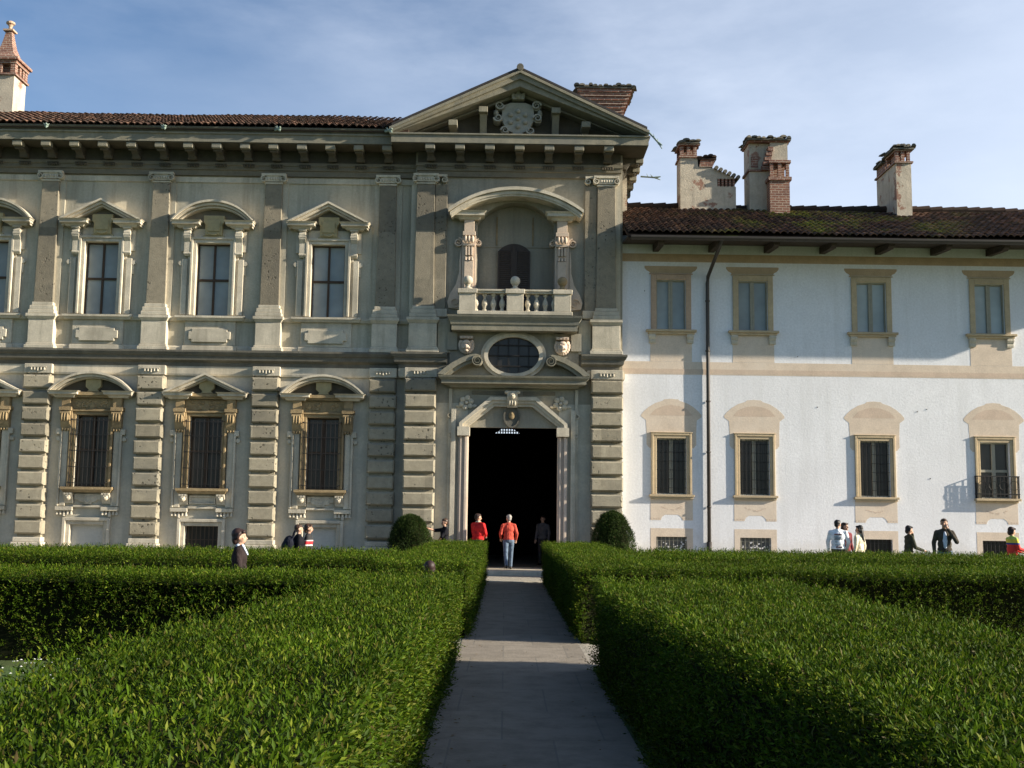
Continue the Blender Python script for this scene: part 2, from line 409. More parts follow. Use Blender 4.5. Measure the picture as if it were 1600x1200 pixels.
# ---- walls
holes = []
for x in WX:
    holes += [(x-.53, x+.53, 7.95, 10.28), (x-.5, x+.5, 2.5, 4.74), (x-.52, x+.52, .45, 1.33)]
MB().wall(XL, -2.9, -.1, 6.2, YW, [h for h in holes if h[3] < 6], .3).build('lower_wall', 'plaster_low', pal)
w = MB().wall(XL, -2.9, 6.2, 13.5, YW, [h for h in holes if h[3] > 6], .3)
w.box(XL, -2.9, YW+.5, YW+.6, 0, 13.5); w.box(XL-.1, XL, YW, 47, 0, 13.5)
w.build('wall', 'plaster', pal)
w = MB()                                          # wall of the portal bay: door, balcony niche with an arched head
w.box(-3.0, 3.62, YP, YP+.9, 5.25, 8.15)
ar = seg_arc(1.22, 11.0, .70, 20, AX)
w.prism([(-3.0, 8.15), (AX-1.22, 8.15)]+ar+[(AX+1.22, 8.15), (3.62, 8.15), (3.62, 13.45), (-3.0, 13.45)], YP, YP+.55)
w.box(-3.0, 3.62, YP+1.6, YP+1.7, 8.2, 13.4)
w.build('portal_wall', 'plaster_portal', pal)
w = MB().box(-3.0, AX-1.42, YP, YP+.9, -.1, 5.25).build('portal_wall', 'plaster_low', pal); w = MB().box(AX+1.42, 3.62, YP, YP+.9, -.1, 5.25).build('portal_wall', 'plaster_low', pal)
MB().box(3.52, 3.62, YP+.9, 47, 0, 13.45).build('side_wall', 'plaster', pal)
# ---- wall strips under the entablature, plinth, bands
PATH = [(XL, YW), (-2.80, YW), (-2.80, YP), (3.42, YP), (3.42, 46)]
MB().sweep([(0,12.28),(.05,12.28),(.05,12.45),(0,12.45)], [(XL, YW), (-2.96, YW)]).build('wall_moulding', 'trim', pal)
MB().sweep([(0,12.5),(.10,12.5),(.10,12.66),(.15,12.68),(.15,12.80),(.19,12.82),(.19,12.92),(0,12.92)], PATH).build('entablature', 'entab', pal)
MB().sweep([(0,12.925),(.13,12.925),(.13,13.31),(0,13.31)], PATH).build('frieze', 'soot_shade', pal)
MB().sweep([(0,13.315),(.89,13.315),(.89,13.338),(0,13.338)], PATH).build('soffit', 'soot_shade', pal)  # dark sheet: the overhang's shade is painted in its colour
MB().sweep([(0,13.34),(.92,13.34),(.92,13.57),(.97,13.59),(.97,13.635),(0,13.635)], PATH).build('cornice', 'corona', pal)
CY = [(0,13.64),(.95,13.64),(.97,13.69),(1.05,13.74),(1.06,13.79),(0,13.79)]
MB().sweep(CY, [(XL, YW), (-3.55, YW)]).build('cornice_gutter', 'dark', pal)
MB().sweep(CY, [(3.42, YP+.6), (3.42, 46)]).build('cornice_gutter', 'dark', pal)
SC = [(0,6.32),(.09,6.32),(.10,6.43),(.22,6.50),(.24,6.63),(.28,6.65),(.33,6.74),(.33,6.80),(0,6.80)]
MB().sweep(SC, [(XL, YW), (-3.3, YW), (-3.3, YP), (AX-2.1, YP)]).build('string_course', 'dark', pal)
MB().sweep(SC, [(AX+2.1, YP), (3.42, YP), (3.42, 46)]).build('string_course', 'dark', pal)
MB().sweep([(0,6.02),(.07,6.02),(.09,6.08),(.09,6.315),(0,6.315)], [(XL, YW), (-3.3, YW), (-3.3, YP), (AX-2.25, YP)]).build('frieze_band', 'trim', pal)
MB().sweep([(0,6.02),(.07,6.02),(.09,6.08),(.09,6.315),(0,6.315)], [(AX+2.3, YP), (3.6, YP), (3.6, 46)]).build('frieze_band', 'trim', pal)
MB().sweep([(0,7.76),(.07,7.76),(.10,7.84),(.10,7.9),(0,7.9)], [(XL, YW), (-3.1, YW)]).build('sill_band', 'trim', pal)
MB().sweep([(0,6.81),(.07,6.81),(.07,6.93),(.04,6.97),(0,6.97)], [(XL, YW), (-3.1, YW)]).build('base_moulding', 'trim', pal)
pl = MB().sweep([(0,-.2),(.16,-.2),(.16,.40),(.10,.5),(0,.5)], [(XL, YW), (-3.3, YW), (-3.3, YP), (AX-1.75, YP)])
pl.sweep([(0,-.2),(.16,-.2),(.16,.40),(.10,.5),(0,.5)], [(AX+1.75, YP), (3.6, YP), (3.6, 46)]); pl.build('plinth', 'trim', pal)

# ---- cornice brackets with guttae
def bracket_mb():
    m = MB()
    m.xprism([(-.13,12.95),(-.26,12.94),(-.36,12.98),(-.42,13.07),(-.52,13.13),(-.64,13.12),(-.72,13.14),(-.74,13.2),(-.13,13.28)], -.11, .11)
    m.box(-.13, .13, -.63, -.14, 13.22, 13.314)
    m.lathe(0, -.30, [(.07,-.135),(.07,.135)], 10, 'x', 13.0); m.lathe(0, -.69, [(.06,-.125),(.06,.125)], 10, 'x', 13.14)
    for k in range(5): m.box(-.17+.08*k, -.12+.08*k, -.24, -.19, 12.74, 12.82)
    m.box(-.19, .19, -.23, -.19, 12.82, 12.86)
    return m
b0 = bracket_mb().build('cornice_bracket', 'soot_shade', pal, .012)  # bracket body darkened by colour to look shaded under the cornice
MB().box(-.15, .15, -.88, -.635, 13.16, 13.314).build('bracket_face', 'corona', b0, .012)  # paler stone than the body, so the front block looks lit
first = True
def place_bracket(x, y, rz=0):
    global first
    o = b0 if first else dup(b0); first = False
    o.location = (x, y, 0); o.rotation_euler = (0, 0, rz)
xs = [PX[4]-.895*k for k in range(0, 19)]
for x in xs: place_bracket(x, YW)
for k in range(-3, 4): place_bracket(AX+.08+.935*k, YP)
for k in range(6): place_bracket(3.45, YP+.45+.95*k, PI/2)

# ---- wing: upper pilasters, pedestals, rusticated pilasters
def upper_pilaster(hw=.285, side=None):
    m = MB().box(-hw-.15, hw+.15, -.06, 0, 7.9, 12.28)
    m.v.clear(); m.f.clear()
    m.add([(-hw-.02,-.19,8.28),(hw+.02,-.19,8.28),(hw+.02,0,8.28),(-hw-.02,0,8.28),(-hw+.02,-.17,12.22),(hw-.02,-.17,12.22),(hw-.02,0,12.22),(-hw+.02,0,12.22)],
          [(0,3,2,1),(4,5,6,7),(0,1,5,4),(1,2,6,5),(2,3,7,6),(3,0,4,7)])
    s = m.build('upper_pilaster', 'pil', pal, .012)
    b = MB().box(-hw-.16, hw+.16, -.055, -.002, 7.91, 12.27); b.build('backing_strip', 'plaster', s)
    c = MB().box(-hw-.10, hw+.10, -.27, 0, 12.47, 12.545).box(-hw, hw, -.20, 0, 12.22, 12.27).box(-hw+.05, hw-.05, -.23, 0, 12.29, 12.47)
    for sg in (-1, 1): spiral(c, sg*(hw+.02), 12.37, .125, -.27, 0, 1.6, .35, -sg, PI/2)
    for k in range(5): c.ell((-.16+.08*k, -.225, 12.37), (.032, .04, .05), 8, 6)
    c.build('capital', 'trim', s)
    MB().box(-hw-.05, hw+.05, -.23, 0, 8.17, 8.28).box(-hw-.10, hw+.10, -.27, 0, 8.03, 8.165).box(-hw-.13, hw+.13, -.30, 0, 7.91, 8.025).build('base', 'trim', s, .012)
    return s
def pedestal(hw=.40):
    m = MB().box(-hw, hw, -.25, 0, 6.98, 7.72).build('pedestal', 'trim', pal, .012)
    MB().sweep([(-.2,7.725),(0,7.725),(.05,7.8),(.07,7.82),(.07,7.905),(-.2,7.905)], [(-hw, 0), (-hw, -.25), (hw, -.25), (hw, 0)][::1]).build('pedestal_cap', 'trim', m)
    MB().box(-hw-.07, hw+.07, -.32, 0, 6.805, 6.91).box(-hw-.03, hw+.03, -.28, 0, 6.912, 6.98).build('pedestal_base', 'trim', m, .01)
    return m
def rusticated(hw=.42, proj=.33, top=5.96, n=10, skip=0, seed=0):
    rr = random.Random(seed)
    m = MB().box(-hw+.06, hw-.06, -proj+.15, 0, .5, 6.02)
    for i in range(n):
        z1 = top-.503*i; j = lambda: rr.uniform(-.012, .012)
        m.cbox(-hw+j(), hw+j(), -proj+j(), -.02, z1-.41+j(), z1+j(), .045, .05)
    o = m.build('rusticated_pilaster', 'rust', pal)
    MB().box(-hw-.05, hw+.05, -proj-.04, 0, .52, .78).box(-hw-.01, hw+.01, -proj, 0, .782, .93).box(-hw-.10, hw+.10, -proj-.10, 0, -.2, .515).build('base', 'trim', o, .015)
    t = MB().box(-hw-.01, hw+.01, -.24, 0, 6.022, 6.318)
    t.build('necking', 'trim', o, .01)
    g = MB().box(-.26, .26, -.275, -.235, 6.205, 6.23)
    for k in range(5): g.lathe(-.2+.1*k, -.262, [(.035, 6.12 if k != 2 else 6.09), (.018, 6.203)], 8)
    g.build('guttae', 'trim', o)
    return o
u0 = upper_pilaster(); p0 = pedestal()
for i, x in enumerate(PX):
    for a in (u0, p0):
        o = a if i == 0 else dup(a); o.location = (x, YW, 0)
for i, x in enumerate(PX):
    o = rusticated(seed=i); o.location = (x, YW, 0)

# ---- wing: upper windows
def relief(m, cx, z0, z1, hw, y, n, seed):
    rr = random.Random(seed)
    for k in range(n):
        m.ell((cx+rr.uniform(-hw, hw), y, rr.uniform(z0, z1)), (rr.uniform(.03, .07), .035, rr.uniform(.025, .06)), 8, 6)
    return m
def pediment_mb(kind, half, z0, rise, th, yf):
    m = MB()
    o = seg_arc(half, z0, rise) if kind == 'arc' else [(-half, z0), (0, z0+rise), (half, z0)]
    f = lambda s, dz: [(x*s, z0+(z-z0)*s-dz) for x, z in o]
    m.band(f(1, .07), f(1, 0), yf, 0); m.band(f(.985, .15), f(.985, .072), yf+.08, 0)
    m.band(f(.965, th+.05), f(.965, .152), yf+.17, 0)
    return m
def upper_window(kind):
    m = MB().frame(-.53, .53, 7.95, 10.28, .11, -.10, .0, False); m.frame(-.64, .64, 7.95, 10.39, .075, -.15, 0, False)
    m.box(-.98, -.80, -.10, 0, 7.95, 9.75); m.box(.80, .98, -.10, 0, 7.95, 9.75)
    m.box(-.80, -.72, -.05, 0, 7.95, 10.4); m.box(.72, .80, -.05, 0, 7.95, 10.4)
    m.box(-.66, .66, -.03, 0, 10.47, 10.75)
    f = m.build('upper_window', 'trim', pal, .01)
    MB().box(-.53, .53, .17, .2, 7.9, 10.3).build('pane', 'glass_hi', f)
    b = MB().frame(-.49, .49, 7.95, 10.24, .045, .12, .168); b.box(-.032, .032, .12, .168, 7.95, 9.08); b.box(-.032, .032, .12, .168, 9.15, 10.24); b.box(-.49, .49, .115, .168, 9.081, 9.149)
    b.build('window_bars', 'wood', f)
    for sg in (-1, 1):
        c = MB(); x = sg*.82
        c.xprism([(0,9.85),(-.10,9.85),(-.14,9.95),(-.14,10.3),(-.22,10.42),(-.24,10.58),(-.2,10.68),(0,10.68)], x-.10, x+.10)
        c.lathe(0, -.17, [(.07, x-.115), (.07, x+.115)], 12, 'x', 10.50); c.lathe(0, -.11, [(.05, x-.11), (.05, x+.11)], 10, 'x', 9.93)
        c.box(x-.13, x+.13, -.26, 0, 10.682, 10.73)
        c.box(min(x, x+sg*.22)+.1*sg*0, max(x, x+sg*.22), -.07, 0, 10.0, 10.66)
        c.lathe(x+sg*.20, 0, [(.075, -.09), (.075, -.002)], 12, 'y', 9.62); c.box(x+sg*.17-.045, x+sg*.17+.045, -.06, 0, 9.25, 9.56)
        c.build('console', 'trim', f)
        MB().sweep([(-.3,10.735),(0,10.735),(.05,10.8),(.16,10.83),(.16,10.9),(.22,10.95),(-.3,10.95)], [(sg*.85-.27, 0), (sg*.85-.27, -.24), (sg*.85+.27, -.24), (sg*.85+.27, 0)]).build('entablature_block', 'trim', f)
    pediment_mb(kind, 1.30, 10.955, .66, .16, -.44).build('pediment', 'trim', f)
    t_ = [(x*.86, 10.955+(z-10.955)*.74) for x, z in (seg_arc(1.3, 10.955, .66) if kind == 'arc' else [(-1.3, 10.955), (0, 11.615), (1.3, 10.955)])]
    MB().prism(t_+[(.84, 10.72), (-.84, 10.72)], -.02, 0).build('tympanum', 'entab', f)
    t = MB().prism([(-.27,10.52),(-.27,10.86),(-.33,10.95),(-.33,11.16),(.33,11.16),(.33,10.95),(.27,10.86),(.27,10.52)], -.17, 0)
    t.box(-.34, .34, -.13, 0, 10.46, 10.52); t.prism([(-.2,10.64),(.2,10.64),(.22,10.78),(.2,11.0),(-.2,11.0),(-.22,10.78)], -.205, -.17)
    t.band([(x, z-.035) for x, z in [(-.17,10.60),(-.09,10.555),(0,10.54),(.09,10.555),(.17,10.60)]], [(-.17,10.62),(-.09,10.575),(0,10.56),(.09,10.575),(.17,10.62)], -.21, -.17)
    t.build('tablet', 'tablet', f, .012)
    MB().sweep([(-.3,7.765),(0,7.765),(.04,7.83),(.07,7.85),(.07,7.915),(-.3,7.915)], [(-1.03, 0), (-1.03, -.15), (1.03, -.15), (1.03, 0)]).build('sill', 'trim', f)
    a = MB().box(-.80, .80, -.07, 0, 6.98, 7.76); a.box(-.86, .86, -.11, 0, 6.81, 6.97)
    P = [(-.56,7.08),(.56,7.08),(.56,7.17),(.66,7.17),(.66,7.42),(.56,7.42),(.56,7.52),(-.56,7.52),(-.56,7.42),(-.66,7.42),(-.66,7.17),(-.56,7.17)]
    a.prism(P, -.14, -.07)
    a.build('apron', 'trim', f, .012)
    return f
uw = {'arc': upper_window('arc'), 'tri': upper_window('tri')}
used = set()
for x, k in zip(WX, ('arc', 'tri', 'arc', 'tri')):
    o = uw[k] if k not in used else dup(uw[k]); used.add(k); o.location = (x, YW, 0)

# ---- wing: lower windows with gratings
def lower_window(kind, plaque, seed):
    m = MB().frame(-.5, .5, 2.5, 4.74, .10, -.10, 0, False); m.frame(-.60, .60, 2.5, 4.84, .07, -.15, 0, False)
    m.box(-.86, .86, -.06, 0, 4.92, 5.26)
    f = m.build('lower_window', 'ochre', pal, .012)
    MB().box(-.5, .5, .18, .21, 2.45, 4.76).build('pane', 'glass_lo', f)
    b = MB().frame(-.46, .46, 2.54, 4.70, .04, .13, .178); b.box(-.05, .05, .12, .178, 2.54, 4.70); b.box(-.46, -.052, .12, .178, 3.62, 3.69); b.box(.052, .46, .12, .178, 3.62, 3.69)
    b.build('window_bars', 'wood', f)
    g = MB()
    for k in range(9): x = -.56+.14*k; g.box(x-.009, x+.009, -.27, -.252, 2.52, 4.62)
    for z in (2.6, 3.1, 3.6, 4.1, 4.55):
        g.box(-.58, .58, -.276, -.25, z, z+.022)
        for sg in (-1, 1): g.box(sg*.58-.011, sg*.58+.011, -.276, .02, z+.023, z+.045)
    g.build('grating', 'iron', f)
    for sg in (-1, 1):
        s = MB(); s.box(sg*.80-.09, sg*.80+.09, -.09, 0, 1.9, 4.25); s.box(sg*.93-.035, sg*.93+.035, -.13, 0, 1.9, 4.25)
        s.box(sg*1.0-.10, sg*1.0+.06, -.13, 0, 4.12, 4.3)
        s.lathe(sg*1.03, 0, [(.07, -.10), (.07, -.002)], 12, 'y', 3.98)
        s.build('side_strip', 'trim', f, .01)
    for sg in (-1, 1):
        c = MB(); x = sg*.80
        c.box(x-.19, x+.19, -.26, 0, 4.86, 4.97); c.box(x-.13, x+.13, -.20, 0, 4.972, 5.26)
        c.xprism([(0,4.28),(-.12,4.28),(-.18,4.42),(-.24,4.62),(-.24,4.78),(-.2,4.855),(0,4.855)], x-.14, x+.14)
        for k in (-1, 0, 1): c.ell((x+.085*k, -.235, 4.66), (.034, .05, .14), 8, 6)
        c.lathe(0, -.18, [(.075, x-.155), (.075, x+.155)], 12, 'x', 4.78)
        for k in (-1, 0, 1): c.ell((x+.09*k, -.14, 4.27), (.035, .035, .05), 8, 6)
        c.build('console', 'ochre', f)
        MB().sweep([(-.3,5.265),(0,5.265),(.05,5.33),(.15,5.36),(.15,5.42),(.21,5.47),(-.3,5.47)], [(sg*.85-.29, 0), (sg*.85-.29, -.25), (sg*.85+.29, -.25), (sg*.85+.29, 0)]).build('entablature_block', 'trim', f)
    MB().box(-.55, .55, -.20, 0, 5.28, 5.34).box(-.55, .55, -.27, 0, 5.342, 5.44).build('lintel_cornice', 'ochre', f)
    pediment_mb(kind, 1.30, 5.475, .60, .13, -.44).build('pediment', 'trim', f)
    t_ = [(x*.86, 5.475+(z-5.475)*.72) for x, z in (seg_arc(1.3, 5.475, .6) if kind == 'arc' else [(-1.3, 5.475), (0, 6.075), (1.3, 5.475)])]
    MB().prism(t_, -.03, 0).build('tympanum', 'soot_shade', f)
    k = MB().prism([(-.19,5.46),(-.13,5.52),(-.24,5.62),(-.24,5.86),(.24,5.86),(.24,5.62),(.13,5.52),(.19,5.46)], -.16, 0)
    k.build('keystone', 'tablet', f, .012)
    r = relief(MB(), 0, 4.98, 5.2, .5, -.065, 26, seed); r.prism([(-.1,4.92),(.1,4.92),(.06,5.05),(0,5.12),(-.06,5.05)], -.10, -.06); r.box(-.55, .55, -.068, -.055, 4.96, 5.22); r.build('carved_relief', 'ochre', f)
    MB().sweep([(-.3,2.32),(0,2.32),(.05,2.4),(.08,2.41),(.08,2.49),(-.3,2.49)], [(-.72, 0), (-.72, -.22), (.72, -.22), (.72, 0)]).build('sill', 'ochre', f)
    for sg in (-1, 1):
        c = MB(); x = sg*.58
        c.xprism([(0,1.98),(-.08,1.98),(-.14,2.1),(-.2,2.2),(-.22,2.31),(0,2.31)], x-.13, x+.13)
        c.ell((x, -.17, 2.18), (.09, .08, .11)); c.ell((x, -.24, 2.16), (.025, .03, .035), 8, 6); c.ell((x-.04, -.235, 2.21), (.02, .02, .015), 8, 6); c.ell((x+.04, -.235, 2.21), (.02, .02, .015), 8, 6)
        for q in (-1, 0, 1): c.box(x+.085*q-.03, x+.085*q+.03, -.245, -.2, 2.25, 2.31)
        c.build('mask_bracket', 'trim', f)
    a = MB()
    if plaque:
        a.prism([(-.42,2.28),(-.42,2.10),(-.30,2.10),(-.26,2.04),(-.14,2.02),(-.10,1.96),(.10,1.96),(.14,2.02),(.26,2.04),(.30,2.10),(.42,2.10),(.42,2.28)], -.09, 0)
        for q in range(9): a.box(-.30+.07*q, -.27+.07*q, -.105, -.09, 2.15, 2.23)
        a.band(arc(0, 2.10, .06, PI, 2*PI, 8), arc(0, 2.10, .10, PI, 2*PI, 8), -.12, -.09)
    else:
        a.frame(-.36, .36, 2.06, 2.22, .05, -.09, 0); a.box(-.36, .36, -.05, 0, 2.06, 2.22)
    a.build('sill_plaque', 'trim', f, .008)
    e = MB()
    for sg in (-1, 1):
        e.box(min(sg*.44, sg*.97), max(sg*.44, sg*.97), -.17, 0, 1.76, 1.88)
        for q in range(5): e.lathe(sg*.705-.22+.11*q, -.09, [(.055, 1.63 if q != 2 else 1.58), (.05, 1.66), (.025, 1.757)], 8)
    e.box(-.438, .438, -.12, 0, 1.86, 1.93); e.box(-.43, .43, -.03, 0, 1.94, 2.31)
    e.build('apron_feet', 'trim', f, .008)
    return f
kinds = ('tri', 'arc', 'tri', 'arc')
lw = {}
for i, (x, k) in enumerate(zip(WX, kinds)):
    if k in lw: o = dup(lw[k])
    else: o = lw[k] = lower_window(k, k == 'arc', 3+i)
    o.location = (x, YW, 0)
# ---- wing: basement openings
for i, x in enumerate(WX):
    m = MB().frame(x-.52, x+.52, .45, 1.33, .12, YW-.06, YW, False); m.frame(x-.64, x+.64, .45, 1.45, .10, YW-.13, YW, False)
    f = m.build('basement_window', 'trim', pal, .012)
    if i in (1, 3): MB().box(x-.52, x+.52, YW+.12, YW+.15, .3, 1.35).build('blocking', 'blocked', f)
    else:
        MB().box(x-.52, x+.52, YW+.22, YW+.25, .3, 1.35).build('pane', 'glass_lo', f)
        g = MB()
        for q in range(8): g.box(x-.46+.13*q, x-.44+.13*q, YW+.1, YW+.12, .4, 1.33)
        g.box(x-.52, x+.52, YW+.085, YW+.098, .9, .92); g.build('grating', 'wood', f)

# ================================================================== portal bay
for sg in (-1, 1):
    x = AX+sg*2.87
    u = upper_pilaster(.30); u.location = (x, YP, 0)
    p = pedestal(.44); p.location = (x, YP, 0)
    h = MB().box(x-sg*.30-.38*(sg > 0), x-sg*.30+.38*(sg < 0), YP-.12, YP, 7.91, 12.22); h.v = [(a-sg*.0, b, c) for a, b, c in h.v]
    h = h.build('half_pilaster', 'pil', pal, .01)
    c = MB().box(x-sg*.50-.17, x-sg*.50+.17, YP-.19, YP, 12.475, 12.543); spiral(c, x-sg*.58, 12.37, .12, YP-.2, YP, 1.6, .35, sg, PI/2); c.build('capital', 'trim', h)
    MB().box(x-sg*.50-.24, x-sg*.50+.24, YP-.17, YP, 7.95, 8.2).build('base', 'trim', h, .01)
    hp = MB().box(x-sg*.66-.2, x-sg*.66+.2, YP-.11, YP, 6.82, 7.9).build('half_pedestal', 'plaster', pal, .01)
    r = rusticated(.49, .36, 5.98, 10, seed=20+sg); r.location = (x+sg*.03, YP, 0)

# ---- balcony window: arched hood on consoles, shutters, niche panel
m = MB(); H0 = 11.32
for (ho, dz, yf) in ((2.12, 0, -.66), (2.07, .10, -.58), (2.03, .17, -.54)):
    o_ = seg_arc(ho, H0-dz*.0, .72-dz*.15, 24, AX); o_ = [(x, z-dz) for x, z in o_]
    m.band([(x, z-(.105 if dz < .15 else .08)) for x, z in o_], o_, YP+yf, YP+.02)
bw = m.build('balcony_window', 'trim', pal)
n = MB().prism([(AX-1.35, 8.2), (AX+1.35, 8.2), (AX+1.35, 11.0)]+seg_arc(1.35, 11.0, .75, 16, AX)[::-1]+[(AX-1.35, 11.0)], YP+.50, YP+.60)
n.box(AX-1.22, AX+1.22, YP+.47, YP+.50, 10.35, 10.40)
n.build('niche_panel', 'plaster_portal', bw)
MB().box(AX-.62, AX-.58, YP+.47, YP+.50, 10.41, 11.35).box(AX+.54, AX+.58, YP+.47, YP+.50, 10.41, 11.35).build('rust_stain_strips', 'ochre', bw)
sh = MB(); cx = AX-.04
top = seg_arc(.52, 10.2, .27, 12, cx)
sh.prism([(cx-.52, 8.3)]+top+[(cx+.52, 8.3)], YP+.455, YP+.495)
sh.box(cx-.035, cx+.035, YP+.41, YP+.455, 8.3, 10.45)
for sg in (-1, 1):
    x0 = cx+sg*.28
    sh.box(x0-.24, x0-.19, YP+.42, YP+.455, 8.3, 10.22); sh.box(x0+.19, x0+.24, YP+.42, YP+.455, 8.3, 10.22); sh.box(x0-.19, x0+.19, YP+.42, YP+.455, 8.95, 9.03)
    for k in range(30):
        z = 8.34+.064*k
        if not 8.9 < z < 9.04: sh.xprism([(YP+.43, z), (YP+.425, z+.012), (YP+.452, z+.05), (YP+.455, z+.038)], x0-.188, x0+.188)
sh.build('shutters', 'shutter', bw)
for sg in (-1, 1):
    x = AX+sg*1.47
    c = MB()
    c.box(x-.22, x+.22, YP-.14, YP, 8.72, 10.55); c.box(x-.14, x+.14, YP-.19, YP-.14, 8.72, 9.75)
    c.box(x-.20, x+.20, YP-.26, YP, 10.552, 10.68); c.box(x-.16, x+.16, YP-.24, YP, 10.682, 11.05)
    for k in (-1, 0, 1): c.ell((x+.11*k, YP-.27, 10.42), (.055, .08, .12), 10, 8)
    c.box(x-.19, x+.19, YP-.23, YP-.14, 10.22, 10.30)
    for k in (-1, 0, 1): c.box(x+.09*k-.028, x+.09*k+.028, YP-.22, YP-.14, 9.92, 10.2)
    for k in (-1, 0, 1): c.lathe(x+.1*k, YP-.18, [(.045, 9.76), (.02, 9.88)], 8)
    c.build('pilaster_console', 'creampink', bw, .01)
    v = MB(); spiral(v, x+sg*.34, 10.36, .17, YP-.12, YP, 1.8, .3, sg, PI/2); spiral(v, x-sg*.30, 10.36, .13, YP-.12, YP+.1, 1.8, .3, -sg, PI/2)
    o_ = [(x+sg*d, z) for d, z in ((.24,10.3),(.30,9.8),(.30,9.4),(.40,9.0),(.58,8.7),(.66,8.45),(.62,8.25),(.24,8.2))]
    v.prism(o_, YP-.10, YP); spiral(v, x+sg*.42, 8.42, .2, YP-.14, YP, 1.6, .25, sg, 0)
    v.build('volute_wing', 'creampink', bw)
    MB().sweep([(-.3,11.055),(0,11.055),(.06,11.12),(.18,11.16),(.18,11.24),(.24,11.30),(-.3,11.30)], [(x-.30, YP), (x-.30, YP-.27), (x+.30, YP-.27), (x+.30, YP)]).build('entablature_block', 'trim', bw)
# ---- balcony
bal = MB().sweep([(-.5,7.46),(.40,7.46),(.40,7.62),(.43,7.64),(.45,7.74),(.53,7.86),(.55,7.92),(-.5,7.92)], [(AX-1.55, YP), (AX-1.55, YP-.25), (AX+1.55, YP-.25), (AX+1.55, YP)]).build('balcony', 'corona', pal)
yb = YP-.62
MB().box(AX-1.78, AX+1.78, yb-.19, yb+.19, 7.925, 8.04).build('balustrade_base', 'trim', bal, .01)
rl = MB().box(AX-1.74, AX+1.74, yb-.15, yb+.15, 8.60, 8.66).box(AX-1.78, AX+1.78, yb-.19, yb+.19, 8.662, 8.72); rl.build('balustrade_rail', 'trim', bal, .008)
for k in (-1, 0, 1):
    x = AX+1.47*k
    MB().box(x-.26, x+.26, yb-.17, yb+.17, 8.042, 8.598).box(x-.30, x+.30, yb-.215, yb+.215, 8.59, 8.73).build('balustrade_pedestal', 'trim', bal, .01)
    q = MB(); q.lathe(x, yb, [(.15, 8.735), (.15, 8.78), (.08, 8.80), (.07, 8.86), (.10, 8.88)], 14); q.ell((x, yb, 9.02), (.155, .155, .155), 16, 12); q.build('ball_finial', 'ochre' if k == 1 else 'trim', bal, smooth=True)
prof = [(.075,8.042),(.075,8.10),(.05,8.12),(.06,8.17),(.095,8.27),(.08,8.36),(.04,8.45),(.035,8.5),(.06,8.53),(.075,8.545),(.075,8.598)]
p_ = MB().lathe(0, 0, prof, 10); b1 = p_.build('baluster', 'trim', bal); fst = True
for sg in (-1, 1):
    for k in range(4):
        o = b1 if fst else dup(b1); fst = False
        o.location = (AX+sg*(.40+.27*k), yb, 0)
for sg in (-1, 1): MB().box(AX+sg*1.64-.1, AX+sg*1.64+.1, YP-.4, YP-.002, 8.045, 8.6).build('balustrade_return', 'trim', bal)
# ---- oval window, lion masks, broken scroll pediment
pn = MB().box(AX-2.02, AX+2.02, YP-.10, YP, 6.12, 7.46); pn.box(AX-2.1, AX-1.78, YP-.2, YP-.1, 6.9, 7.455); pn.box(AX+1.78, AX+2.1, YP-.2, YP-.1, 6.9, 7.455)
pn.build('attic_panel', 'plaster_portal', pal)
ov = MB(); cz = 6.74; full = lambda a, b: arc(AX-.02, cz, a, 0, 2*PI, 48, b)
ov.band(full(.80, .575), full(.92, .69), YP-.30, YP-.1); ov.band(full(.92, .69), full(1.02, .78), YP-.22, YP-.1)
ov = ov.build('oval_window', 'trim', pal)
e_ = arc(AX-.02, cz, .81, 0, 2*PI, 48, .585)[:-1]
MB().prism(e_, YP-.125, YP-.105).build('pane', 'glass_lo', ov)
g = MB()
for q in (-.48, -.16, .16, .48): hgt = .57*math.sqrt(1-(q/.8)**2); g.box(AX-.02+q-.018, AX-.02+q+.018, YP-.16, YP-.128, cz-hgt, cz+hgt)
for q in (-.33, 0, .33): wd = .79*math.sqrt(1-(q/.575)**2); g.box(AX-.02-wd, AX-.02+wd, YP-.19, YP-.162, cz+q-.016, cz+q+.016)
g.build('glazing_bars', 'iron', ov)
for sg in (-1, 1):
    x = AX+sg*1.50; z = 7.02; y = YP-.22
    l = MB(); l.ell((x, y, z), (.17, .16, .21)); l.ell((x, y-.14, z-.04), (.10, .10, .09)); l.ell((x, y-.23, z-.015), (.035, .03, .03), 8, 6); l.ell((x, y-.13, z-.16), (.075, .07, .045), 8, 6)
    l.ell((x, y-.10, z+.11), (.12, .07, .06)); 
    for q in (-1, 1): l.ell((x+q*.065, y-.155, z+.055), (.03, .02, .018), 8, 6); l.ell((x+q*.15, y, z+.13), (.06, .06, .06), 8, 6); l.ell((x+q*.075, y-.17, z-.07), (.045, .05, .04), 8, 6)
    for k in range(14): a = PI*(.85+1.3*k/13); l.ell((x+.20*math.cos(a+PI/2*0), y+.03, z+.03+.22*math.sin(a)), (.06, .07, .07), 8, 6)
    l.box(x-.20, x+.20, YP-.36, YP-.1, z+.22, z+.30)
    for k in range(4): l.box(x-.17+.1*k, x-.12+.1*k, YP-.39, YP-.36, z+.22, z+.28)
    l.build('lion_mask', 'pink', pal, smooth=False)
sp = MB().sweep([(-.3,5.72),(0,5.72),(.06,5.78),(.26,5.82),(.26,5.92),(.34,6.0),(.36,6.06),(-.3,6.06)], [(AX-1.98, YP), (AX-1.98, YP-.24), (AX+1.98, YP-.24), (AX+1.98, YP)]).build('portal_pediment', 'corona', pal)
